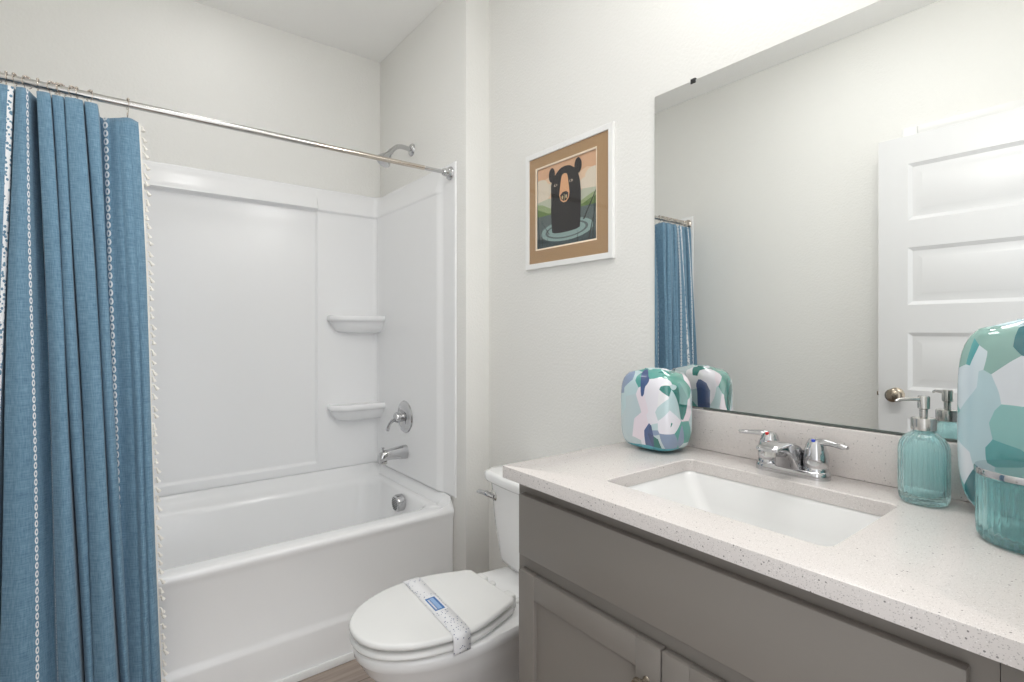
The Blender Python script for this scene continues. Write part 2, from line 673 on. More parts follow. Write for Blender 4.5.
# open five-panel door standing along the left wall (mirror)
def panel_door():
    x0, x1, y0, y1, z0, z1 = -0.215, -0.18, 0.09, 0.856, 0.012, 2.112
    bm = bmesh.new()
    panels = [(0.24, 0.49), (0.615, 0.868), (0.99, 1.243), (1.365, 1.618), (1.738, 1.988)]
    ya, yb = y0 + 0.11, y1 - 0.11
    box(bm, (x0, y0, z0), (x1 - 0.012, y1, z1))
    box(bm, (x1 - 0.0121, y0, z0), (x1, ya, z1), 0.0)
    box(bm, (x1 - 0.0121, yb, z0), (x1, y1, z1), 0.0)
    zs = [z0] + [z for p in panels for z in p] + [z1]
    for i in range(0, len(zs), 2):
        box(bm, (x1 - 0.0121, ya, zs[i]), (x1, yb, zs[i + 1]), 0.0)
    for a, b in panels:
        # sloped moulding, then a raised field
        r = [[(x1, y, z) for y, z in rrect(ya, yb, a, b, 0.001, 1, 1)],
             [(x1 - 0.010, y, z) for y, z in rrect(ya + 0.016, yb - 0.016, a + 0.016, b - 0.016, 0.001, 1, 1)],
             [(x1 - 0.0105, y, z) for y, z in rrect(ya + 0.03, yb - 0.03, a + 0.03, b - 0.03, 0.001, 1, 1)],
             [(x1 - 0.004, y, z) for y, z in rrect(ya + 0.05, yb - 0.05, a + 0.05, b - 0.05, 0.001, 1, 1)]]
        loft(bm, r, False, True)
    d = finish('door_1', bm, M['door'], smooth=20, kind='structure')
    bm = bmesh.new()
    lathe(bm, [(0.0005, 0), (0.032, 0), (0.032, 0.004), (0.026, 0.009), (0.013, 0.014), (0.012, 0.03), (0.022, 0.036), (0.029, 0.046), (0.029, 0.056),
               (0.02, 0.064), (0.0005, 0.066)], 32, (x1, 0.787, 0.965), 'X')
    finish('door_knob', bm, M['bronze'], d)
    bm = bmesh.new()
    box(bm, (x0 + 0.006, y1, 0.935), (x1 - 0.006, y1 + 0.002, 0.995), 0.001)
    box(bm, (x0 + 0.012, y1 + 0.002, 0.955), (x1 - 0.010, y1 + 0.010, 0.975), 0.002)
    finish('latch', bm, M['bronze'], d)
    bm = bmesh.new()
    lathe(bm, [(0.0005, 0), (0.032, 0), (0.032, 0.004), (0.013, 0.014), (0.012, 0.025), (0.027, 0.036), (0.029, 0.046), (0.02, 0.056), (0.0005, 0.058)], 24,
          (x0, 0.787, 0.965), '-X')
    finish('door_knob', bm, M['bronze'], d)


panel_door()

# ------------------------------------------------------------------ bathtub
def build_tub():
    t = thing('bathtub', 'white acrylic alcove bathtub with a smooth apron front', 'bathtub', (0.41, 1.94, 0))
    off = Vector(t.location)
    X0, X1, Y0, Y1 = XL + 0.012, XA - 0.003, 1.942, YB - 0.004

    def hz(x, y, base, lift):
        """deck height: the back and ends turn up into the wall flange, the front stays level"""
        g = max(sstep(2.655, 2.712, y), sstep(1.157, 1.171, x) * sstep(1.946, 1.968, y), sstep(-0.317, -0.331, x) * sstep(1.946, 1.968, y))
        return base + lift * g

    def R(x0, x1, y0, y1, r, z=None, f=None, inset=0.0):
        return [(x - off.x, y - off.y, (z if f is None else f(x, y)) - off.z) for x, y in rrect(x0, x1, y0, y1, r, 10, 24)]
    rings = []
    for z, dy in ((0.0, 0.0), (0.148, 0.0), (0.158, 0.002), (0.168, 0.008), (0.18, 0.012), (0.30, 0.013), (0.43, 0.010), (0.448, 0.004), (0.460, 0.0005)):
        rings.append(R(X0, X1, Y0 + dy, Y1, 0.004, z))
    rings.append(R(X0, X1, Y0 + 0.001, Y1, 0.004, f=lambda x, y: hz(x, y, 0.470, 0.056)))
    rings.append(R(X0 + 0.003, X1 - 0.003, Y0 + 0.006, Y1 - 0.003, 0.006, f=lambda x, y: hz(x, y, 0.4765, 0.051)))
    rings.append(R(X0 + 0.008, X1 - 0.008, Y0 + 0.014, Y1 - 0.008, 0.01, f=lambda x, y: hz(x, y, 0.479, 0.05)))
    rings.append(R(X0 + 0.020, X1 - 0.016, Y0 + 0.040, Y1 - 0.018, 0.02, f=lambda x, y: hz(x, y, 0.4795, 0.045)))
    rings.append(R(X0 + 0.04, X1 - 0.030, Y0 + 0.068, Y1 - 0.035, 0.05, f=lambda x, y: hz(x, y, 0.4785, 0.02)))
    bx0, bx1, by0, by1 = -0.25, 1.135, 2.032, 2.672
    rings.append(R(bx0 - 0.02, bx1 + 0.014, by0 - 0.012, by1 + 0.012, 0.10, 0.4775))
    rings.append(R(bx0, bx1, by0, by1, 0.10, 0.472))
    rings.append(R(bx0 + 0.012, bx1 - 0.008, by0 + 0.010, by1 - 0.010, 0.10, 0.460))
    rings.append(R(bx0 + 0.03, bx1 - 0.015, by0 + 0.018, by1 - 0.018, 0.10, 0.44))
    rings.append(R(bx0 + 0.16, bx1 - 0.05, by0 + 0.055, by1 - 0.055, 0.12, 0.22))
    rings.append(R(bx0 + 0.20, bx1 - 0.065, by0 + 0.075, by1 - 0.075, 0.12, 0.15))
    rings.append(R(bx0 + 0.25, bx1 - 0.10, by0 + 0.11, by1 - 0.11, 0.12, 0.118))
    rings.append(R(bx0 + 0.32, bx1 - 0.16, by0 + 0.17, by1 - 0.17, 0.10, 0.110))
    bm = bmesh.new()
    loft(bm, rings, True, True)
    finish('tub_body', bm, M['acrylic'], t, smooth=50)
    # overflow plate with slots on the sloping end wall
    bm = bmesh.new()
    o = Vector((1.100, 2.305, 0.426)) - off
    lathe(bm, [(0.0005, 0.024), (0.032, 0.024), (0.038, 0.021), (0.040, 0.014), (0.040, -0.014)][::-1], 32, o, '-X')
    ov = finish('overflow_plate', bm, M['chrome'], t)
    bm = bmesh.new()
    for i in range(-3, 4):
        w = math.sqrt(max(0.0, 0.030 ** 2 - (i * 0.0085) ** 2))
        box(bm, (o.x - 0.0252, o.y - w, o.z + i * 0.0085 - 0.0018), (o.x - 0.0242, o.y + w, o.z + i * 0.0085 + 0.0018))
    finish('slot_grille', bm, M['dark'], ov, smooth=0)
    bm = bmesh.new()
    d = Vector((0.86, 2.35, 0.110)) - off
    lathe(bm, [(0.0005, 0.003), (0.012, 0.004), (0.03, 0.005), (0.036, 0.002), (0.036, -0.004)][::-1], 32, d)
    finish('drain', bm, M['chrome'], t)
    return t


build_tub()


# ------------------------------------------------------------------ tub surround: one moulded sheet round three walls
def build_surround():
    t = thing('tub_surround', 'glossy white three-sided tub surround above the bathtub', 'tub surround', (0.41, YB, 0.53))
    off = Vector(t.location)
    e = 0.0015
    r = 0.05
    xl, xr, yb, yf = XL + e, XA - e, YB - e, 1.930
    # plan path along the wall line from the left front, round the back, to the right front
    plan = []

    def seg(p, q, n, nrm):
        for i in range(n):
            f = i / n
            plan.append((p[0] + (q[0] - p[0]) * f, p[1] + (q[1] - p[1]) * f, nrm[0], nrm[1]))
    seg((xl, yf), (xl, yf + 0.20), 40, (1, 0))
    seg((xl, yf + 0.20), (xl, yb - r), 10, (1, 0))
    for i in range(10):
        a = rad(180 - 90 * i / 10)
        plan.append((xl + r + r * math.cos(a), yb - r + r * math.sin(a), -math.cos(a), -math.sin(a)))
    seg((xl + r, yb), (0.80, yb), 40, (0, -1))
    seg((0.80, yb), (0.87, yb), 28, (0, -1))
    seg((0.87, yb), (xr - r, yb), 14, (0, -1))
    for i in range(10):
        a = rad(90 - 90 * i / 10)
        plan.append((xr - r + r * math.cos(a), yb - r + r * math.sin(a), -math.cos(a), -math.sin(a)))
    seg((xr, yb - r), (xr, yf + 0.22), 14, (-1, 0))
    seg((xr, yf + 0.22), (xr, yf), 48, (-1, 0))
    plan.append((xr, yf, -1, 0))
    zs = [0.5285, 0.531, 0.534, 0.54, 0.555, 0.568, 0.572, 0.576, 0.580, 0.584, 0.588, 0.6]
    zs += [0.6 + (1.84 - 0.6) * i / 20 for i in range(1, 21)]
    zs += [1.850, 1.856, 1.860, 1.863, 1.866, 1.869, 1.872, 1.876, 1.880, 1.885, 1.89, 1.90, 1.92, 1.94, 1.96, 1.970, 1.976, 1.980, 1.984, 1.987]

    def depth(x, y, z):
        """how far the sheet stands off the wall"""
        side = y < yb - 0.02
        d = 0.018
        cap = sstep(1.862, 1.872, z)
        # a cap band along the top leans back towards the wall
        lean = 0.030 - 0.017 * sstep(1.868, 1.965, z)
        d = d + (lean - d) * cap
        if not side or y > yb - 0.02:
            # wide sunken field left of the corner column, under a deeper ledge
            inx = sstep(0.846, 0.834, x) * sstep(-0.24, -0.228, x)
            inz = sstep(0.571, 0.585, z) * (1 - cap)
            d -= 0.010 * inx * inz
            d += 0.020 * inx * cap * (1 - sstep(1.87, 1.975, z))
        else:
            fy = y - yf
            # front column: bevel, flat, edge
            # the panel stands proud, then bevels back to a thin front flange on the wall
            d += 0.008 * (1 - cap)
            d -= (d - 0.011) * sstep(0.132, 0.085, fy)
        d *= 1 - sstep(1.982, 1.9875, z) * 0.92
        d *= 1 - 0.35 * sstep(0.534, 0.5285, z)
        return d
    bm = bmesh.new()
    grid = []
    for (x, y, nx, ny) in plan:
        grid.append([bm.verts.new((x + nx * depth(x, y, z) - off.x, y + ny * depth(x, y, z) - off.y, z - off.z)) for z in zs])
    for i in range(len(grid) - 1):
        for j in range(len(zs) - 1):
            bm.faces.new((grid[i][j], grid[i + 1][j], grid[i + 1][j + 1], grid[i][j + 1]))
    # close the two front edges back to the wall with a rounded return
    for gi, (x, y, nx, ny) in ((0, plan[0]), (-1, plan[-1])):
        prev = grid[gi]
        for k, (fr, fy) in enumerate(((0.85, -0.004), (0.0, -0.004))):
            col = [bm.verts.new((x + nx * depth(x, y, z) * fr - off.x, y + fy - off.y, z - off.z)) for z in zs]
            for j in range(len(zs) - 1):
                bm.faces.new((prev[j], col[j], col[j + 1], prev[j + 1]))
            prev = col
    finish('wall_panel', bm, M['surround'], t, smooth=60)
    # moulded soap shelves in the right back corner
    for zt in (1.331, 0.868):
        bm = bmesh.new()
        # half plan outline: flat against the back wall, running into the end wall
        def outline(gx, gy, z):
            x0, x1, y1 = 0.892 + gx, XA - 0.012, YB - 0.010
            y0 = 2.607 + gy
            pts = []
            rc = 0.085 - min(gy, 0.05) * 0.5
            pts += [(x1, y1), (x1, y0 + 0.012), (x1 - 0.004, y0 + 0.004), (x1 - 0.012, y0)]
            for i in range(1, 8):
                pts.append((x1 - 0.012 + (x0 + rc - x1 + 0.012) * i / 8, y0))
            for i in range(0, 11):
                a = rad(270 - 90 * i / 10)
                pts.append((x0 + rc + rc * math.cos(a), y0 + rc * 0.9 + rc * 0.9 * math.sin(a)))
            pts.append((x0, y1))
            return [(x - off.x, y - off.y, z - off.z) for x, y in pts]
        rings = [outline(0.095, 0.085, zt - 0.092), outline(0.06, 0.062, zt - 0.088), outline(0.040, 0.045, zt - 0.078), outline(0.022, 0.025, zt - 0.05), outline(0.018, 0.020, zt - 0.036), outline(0.014, 0.014, zt - 0.031),
                 outline(0.003, 0.002, zt - 0.028), outline(-0.001, -0.001, zt - 0.018), outline(0.001, 0.001, zt - 0.007), outline(0.006, 0.006, zt - 0.001),
                 outline(0.013, 0.013, zt), outline(0.022, 0.022, zt - 0.004)]
        loft(bm, rings, True, True)
        finish('soap_shelf', bm, M['surround'], t, smooth=60)


build_surround()

# ------------------------------------------------------------------ shower fittings
XW = XA - 0.0195             # face of the surround on the end wall


def build_shower():
    t = thing('wall_shower', 'chrome shower head on a bent arm above the tub surround', 'shower', (XA, 2.35, 2.150))
    bm = bmesh.new()
    lathe(bm, [(0.0005, 0.0), (0.031, 0.0), (0.031, 0.004), (0.026, 0.010), (0.013, 0.014), (0.0005, 0.014)], 32, (0, 0, 0), '-X')
    finish('flange', bm, M['chrome'], t)
    bm = bmesh.new()
    pts = [(-0.005, 0, 0)] + bez((-0.03, 0, 0.003), (-0.07, 0, 0.008), (-0.085, 0, 0.002), (-0.112, 0, -0.030), 10)
    tube(bm, pts, 0.0112, 16)
    finish('shower_arm', bm, M['chrome'], t)
    bm = bmesh.new()
    lathe(bm, [(0.0005, -0.012), (0.012, -0.012), (0.0145, 0.0), (0.0145, 0.012), (0.017, 0.02), (0.03, 0.048), (0.036, 0.06), (0.037, 0.068), (0.034, 0.072),
               (0.0005, 0.073)], 32)
    d = Vector((-0.60, -0.05, -0.80)).normalized()
    bmesh.ops.transform(bm, verts=bm.verts, matrix=Matrix.Translation((-0.115, 0, -0.034)) @ Vector((0, 0, 1)).rotation_difference(d).to_matrix().to_4x4())
    finish('spray_head', bm, M['chrome'], t)

    v = thing('shower_valve', 'round chrome shower valve with a single lever handle', 'shower valve', (XW - 0.008, 2.368, 0.824))
    bm = bmesh.new()
    lathe(bm, [(0.0005, 0.0), (0.078, 0.0), (0.080, 0.003), (0.077, 0.007), (0.058, 0.010), (0.054, 0.013), (0.036, 0.017), (0.0005, 0.018)], 48, (0, 0, 0), '-X')
    finish('escutcheon', bm, M['chrome'], v)
    bm = bmesh.new()
    lathe(bm, [(0.022, 0.014), (0.022, 0.035), (0.026, 0.037), (0.027, 0.048), (0.022, 0.056), (0.0005, 0.059)], 32, (0, 0, 0), '-X')
    hd = finish('handle_hub', bm, M['chrome'], v)
    bm = bmesh.new()
    tube(bm, bez((-0.045, 0.0, -0.005), (-0.062, 0.012, -0.012), (-0.078, 0.022, -0.02), (-0.080, 0.032, -0.066), 12),
         [0.011, 0.011, 0.0105, 0.010, 0.0095, 0.009, 0.0085, 0.008, 0.008, 0.008, 0.0085, 0.009, 0.007], 16)
    finish('lever', bm, M['chrome'], hd)

    s = thing('tub_spout', 'chrome bathtub spout with a diverter pull below the shower valve', 'tub spout', (XW - 0.008, 2.362, 0.652))
    bm = bmesh.new()
    prof = []
    for x, zc, hy, hz_ in ((0.0, 0, 0.028, 0.034), (-0.012, 0, 0.028, 0.034), (-0.04, 0.0, 0.026, 0.030), (-0.08, -0.001, 0.025, 0.027), (-0.105, -0.003, 0.024, 0.026),
                           (-0.122, -0.008, 0.023, 0.027), (-0.135, -0.014, 0.021, 0.026), (-0.142, -0.02, 0.016, 0.020)):
        prof.append([(x, y, z + zc) for y, z in superell(hy, hz_, 28, 2.6)])
    loft(bm, prof, True, True)
    finish('spout_body', bm, M['chrome'], s)
    bm = bmesh.new()
    lathe(bm, [(0.017, 0.0), (0.0165, -0.012), (0.0135, -0.013), (0.0005, -0.010)], 24, (-0.117, 0, -0.030))
    finish('outlet', bm, M['satin'], s)
    bm = bmesh.new()
    lathe(bm, [(0.004, 0.0), (0.004, 0.012), (0.007, 0.013), (0.007, 0.019), (0.0005, 0.020)], 16, (-0.122, 0, 0.017))
    finish('diverter_knob', bm, M['chrome'], s)


build_shower()

# ------------------------------------------------------------------ curtain rod
ROD_Y, ROD_Z = 1.960, 1.938


def build_rod():
    t = thing('curtain_rod', 'telescoping metal shower curtain rod across the tub alcove', 'curtain rod', (0.41, ROD_Y, ROD_Z))
    ox = 0.41
    xa, xb = XL + 0.0015, XA - 0.0125

    def cyl(name, x0, x1, r, m, parent=t):
        bm = bmesh.new()
        lathe(bm, [(0.0005, x0 - ox), (r - 0.001, x0 - ox), (r, x0 - ox + 0.001), (r, x1 - ox - 0.001), (r - 0.001, x1 - ox), (0.0005, x1 - ox)], 24, (0, 0, 0), 'X')
        return finish(name, bm, m, parent)
    cyl('outer_tube', xa + 0.03, 0.60, 0.0112, M['satin'])
    cyl('inner_tube', 0.598, 1.05, 0.0098, M['nickel'])
    cyl('joint_collar', 0.596, 0.602, 0.0118, M['nickel'])
    cyl('end_tube', 1.05, xb - 0.01, 0.0085, M['chrome'])
    for sgn, x in ((1, XL + 0.0128), (-1, xb)):
        bm = bmesh.new()
        lathe(bm, [(0.0005, 0.0), (0.028, 0.0), (0.029, 0.004), (0.026, 0.010), (0.018, 0.014), (0.017, 0.030), (0.0145, 0.038), (0.009, 0.040)], 32,
              (x - ox, 0, 0), 'X' if sgn > 0 else '-X')
        finish('end_flange', bm, M['chrome'] if sgn < 0 else M['nickel'], t)


build_rod()

# ------------------------------------------------------------------ shower curtain
# fold lines: (x at the top, y at the top, x at the foot, y at the foot), from the left wall to the free edge
FOLDS = [
    (-0.338, 1.975, -0.338, 1.920), (-0.332, 1.915, -0.332, 1.855), (-0.308, 1.915, -0.311, 1.850), (-0.302, 1.985, -0.306, 1.915), (-0.297, 1.915, -0.302, 1.850),
    (-0.270, 1.915, -0.289, 1.850), (-0.262, 1.985, -0.284, 1.910), (-0.252, 1.922, -0.275, 1.855), (-0.205, 1.922, -0.243, 1.850), (-0.200, 1.975, -0.234, 1.890),
    (-0.197, 1.918, -0.228, 1.850), (-0.182, 1.912, -0.155, 1.842), (-0.158, 1.985, -0.108, 1.872),
    (-0.156, 1.916, -0.094, 1.838), (-0.131, 1.912, -0.056, 1.826), (-0.128, 1.985, -0.047, 1.885),
    (-0.125, 1.920, -0.045, 1.840), (-0.103, 1.920, -0.028, 1.836), (-0.100, 1.985, -0.024, 1.885),
    (-0.098, 1.916, -0.022, 1.838), (-0.062, 1.914, 0.024, 1.828), (-0.058, 1.985, 0.030, 1.880),
    (-0.055, 1.920, 0.034, 1.852), (-0.029, 1.920, 0.049, 1.848), (-0.024, 1.985, 0.034, 1.884),
    (-0.004, 1.965, 0.038, 1.878), (0.020, 1.950, 0.085, 1.858), (0.046, 1.944, 0.103, 1.856), (0.071, 1.955, 0.124, 1.866)]
# the gathered left end stops short of the left wall
FOLDS = [(x if x > -0.25 else -0.25 + (x + 0.25) * 0.68, y, u if u > -0.25 else -0.25 + (u + 0.25) * 0.72, v) for x, y, u, v in FOLDS]
CUR_TOP, CUR_BOT = 1.908, 0.085
CLOTH_LO = (0.095, 0.190, 0.280)
CLOTH_HI = (0.200, 0.340, 0.460)


def catmull(a, b, c, d, t):
    return 0.5 * (2 * b + (c - a) * t + (2 * a - 5 * b + 4 * c - d) * t * t + (3 * b - a - 3 * c + d) * t ** 3)


def build_curtain():
    K = 10
    nf = len(FOLDS)
    rows = 74
    cols = [(i, k / K) for i in range(nf - 1) for k in range(K)] + [(nf - 2, 1.0)]

    def at(i, t, w, z):
        g = [FOLDS[max(0, min(nf - 1, i + q))] for q in (-1, 0, 1, 2)]
        f = t * t * (3 - 2 * t)
        xt = g[1][0] + (g[2][0] - g[1][0]) * t
        yt = g[1][1] + (g[2][1] - g[1][1]) * f
        xb = g[1][2] + (g[2][2] - g[1][2]) * t
        yb = g[1][3] + (g[2][3] - g[1][3]) * f
        e = w ** 0.9
        if abs(g[1][1] - g[2][1]) < 0.012:      # broad faces bulge a little towards the room
            bul = -0.012 * math.sin(PI * t) * min(1.0, 0.25 + 1.5 * w) * min(1.0, abs(g[2][0] - g[1][0]) / 0.03 + w * abs(g[2][2] - g[1][2]) / 0.03)
            yt += bul
            yb += bul
        wob = 0.005 * math.sin(7 * w + (i + t) * 0.9) * min(1, 4 * w)
        return xt + (xb - xt) * e + wob * 0.4, yt + (yb - yt) * (w ** 0.75) + wob, z
    # arc length along the middle row for the cloth coordinate
    mid = [at(i, t, 0.35, 1.2) for i, t in cols]
    s = [0.0]
    for p, q in zip(mid, mid[1:]):
        s.append(s[-1] + math.hypot(q[0] - p[0], q[1] - p[1]))
    total = s[-1]

    def fold_s(f):
        i = int(f)
        return total - s[min(len(s) - 1, int(round(f * K)))]
    bm = bmesh.new()
    uvl = bm.loops.layers.uv.new('UVMap')
    grid = []
    for c, (i, t) in enumerate(cols):
        f = i + t
        # the hem sags between the hooks and most on the loose last panel
        top = CUR_TOP - 0.003
        loose = sstep(23.2, 24.6, f)
        top -= loose * (0.014 + 0.006 * (1 - math.exp(-((f - 27.0) / 0.8) ** 2)))
        col = []
        for r in range(rows + 1):
            w = r / rows
            z = top + (CUR_BOT - top) * w
            x, y, z = at(i, t, w, z)
            col.append((bm.verts.new((x, y, z)), (total - s[c], z)))
        grid.append(col)
    for a, b in zip(grid, grid[1:]):
        for r in range(rows):
            q = (a[r], b[r], b[r + 1], a[r + 1])
            fc = bm.faces.new([v for v, _ in q])
            for lp, (_, uv) in zip(fc.loops, q):
                lp[uvl].uv = uv
    global STRIPES, LACE
    STRIPES = [(fold_s(24.72), 0.0052, 0.025), (fold_s(11.15), 0.0048, 0.022), (fold_s(12.6), 0.004, 0.014), (fold_s(4.5), 0.005, 0.024)]
    LACE = (fold_s(8.2), fold_s(7.75))
    # thickness
    me_b = bm
    o = finish('shower_curtain', me_b, mk_cloth(), smooth=180)
    sol = o.modifiers.new('thickness', 'SOLIDIFY')
    sol.thickness = 0.0015
    tag(o, 'blue linen shower curtain with white woven chain stripes on the rod', 'shower curtain')
    # cream tape and tassel fringe sewn on the free edge
    edge = [at(nf - 2, 1.0, r / rows, 0) for r in range(rows + 1)]
    prev = [at(nf - 2, 0.75, r / rows, 0) for r in range(rows + 1)]
    top = grid[-1][0][1][1]
    bm = bmesh.new()
    ptsl = []
    for r in range(rows + 1):
        z = top + (CUR_BOT - top) * r / rows
        ptsl.append((edge[r][0], edge[r][1], z))
    rg = []
    for p in ptsl:
        rg.append([Vector((p[0] - 0.003, p[1] - 0.0022, p[2])), Vector((p[0] + 0.004, p[1] - 0.0018, p[2])), Vector((p[0] + 0.004, p[1] + 0.0018, p[2])), Vector((p[0] - 0.003, p[1] + 0.0022, p[2]))])
    loft(bm, rg, True, True)
    rnd = random.Random(3)
    nt_ = 66
    for k in range(nt_):
        i = (k + 0.5 + rnd.uniform(-0.2, 0.2)) / nt_ * rows
        a, b = ptsl[int(i)], ptsl[min(rows, int(i) + 1)]
        p = Vector(a).lerp(Vector(b), i - int(i)) + Vector((0.003, 0, 0))
        ln = rnd.uniform(0.013, 0.020)
        q = p + Vector((rnd.uniform(0.004, 0.008), rnd.uniform(-0.003, 0.003), rnd.uniform(-0.002, 0.002)))
        d = Vector((rnd.uniform(0.1, 0.7), rnd.uniform(-0.3, 0.3), -1)).normalized()
        tube(bm, [p, q, q + d * 0.003, q + d * ln * 0.35, q + d * ln * 0.75, q + d * ln], [0.0010, 0.0024, 0.0032, 0.0025, 0.0050, 0.0056], 8)
        # knotted loop of thread between two tassels
        e = Vector(ptsl[min(rows, int(i + rows / nt_))])
        tube(bm, [q, (q + e) / 2 + Vector((0.004, 0, -0.004)), e], 0.0007, 5)
    fr = finish('tassel_fringe', bm, M['fringe'], o, smooth=60)
    fr['label'] = 'cream tassel fringe along the curtain edge'
    return at, grid


STRIPES, LACE = [], (0, 0)
cur_at, cur_grid = build_curtain()


def build_rings():
    def proto():
        t = thing('curtain_ring', 'nickel curtain ring in the bunch on the rod above the gathered curtain', 'curtain ring', (0, ROD_Y, ROD_Z), 'curtain rings bunched on the rod')
        bm = bmesh.new()
        pts = []
        for i in range(31):
            a = rad(-60 + 300 * i / 30)
            pts.append((0.0, 0.0172 * math.cos(a), 0.0155 * math.sin(a)))
        pts += [(0, -0.006, -0.024), (0, -0.002, -0.034), (0, 0.004, -0.040), (0, 0.008, -0.034), (0, 0.0085, -0.0235)]
        tube(bm, pts, 0.0012, 8)
        finish('wire', bm, M['nickel'], t)
        bm = bmesh.new()
        for a in (50, 70, 90, 110, 130):
            m = Matrix.Translation((0, 0.0168 * math.cos(rad(a)), 0.0153 * math.sin(rad(a))))
            bmesh.ops.create_uvsphere(bm, u_segments=10, v_segments=8, radius=0.0032, matrix=m)
        finish('roller_bead_chain', bm, M['nickel'], t)
        return t
    p = proto()
    xs = [-0.300, -0.282, -0.262, -0.240, -0.222, -0.205, -0.180, -0.158, -0.128, -0.117, -0.107, -0.083, -0.074, -0.046]
    first = True
    for x in xs + [0.044]:
        if first:
            o = p
            first = False
        else:
            o = p.copy()
            C.objects.link(o)
            for ch in list(p.children):
                c = ch.copy()
                C.objects.link(c)
                c.parent = o
        o.location = (x, ROD_Y, ROD_Z)
        o.rotation_euler = (0, 0, random.uniform(-0.7, 0.7) if x < 0 else 0.15)
        if x > 0:
            o['label'] = 'single curtain ring hung apart over the flat fringed end of the curtain'


build_rings()


# ------------------------------------------------------------------ toilet
def egg(xf, xb, hw, hwb, cy, z, n=30, wide=0.56, p=2.1, rc=0.03):
    """bowl outline: round nose at xf, widest part way back, squared off at xb"""
    xw = xf + (xb - xf) * wide
    pts = []
    for i in range(n + 1):
        a = PI * 0.5 + PI * i / n          # from +y round the nose to -y
        c, s = math.cos(a), math.sin(a)
        pts.append((xw + (xw - xf) * math.copysign(abs(c) ** (2 / p), c), hw * math.copysign(abs(s) ** (2 / p), s)))
    m = 12
    side = []
    for i in range(1, m + 1):
        t = i / m
        x = xw + (xb - xw) * t
        y = hwb + (hw - hwb) * math.cos(t * PI / 2) ** 1.3
        side.append((x, y))
    # soften the two back corners
    lim = side[-1]
    rcx = [(xb - rc * 0.3, lim[1] * 0.985), (xb, lim[1] * 0.93)]
    side = side[:-1] + rcx
    pts += [(x, -y) for x, y in side]
    pts += [(xb, lim[1] * 0.45 * q) for q in (-1, 0, 1)]
    pts += [(x, y) for x, y in reversed(side)]
    return [(x, cy + y, z) for x, y in pts]


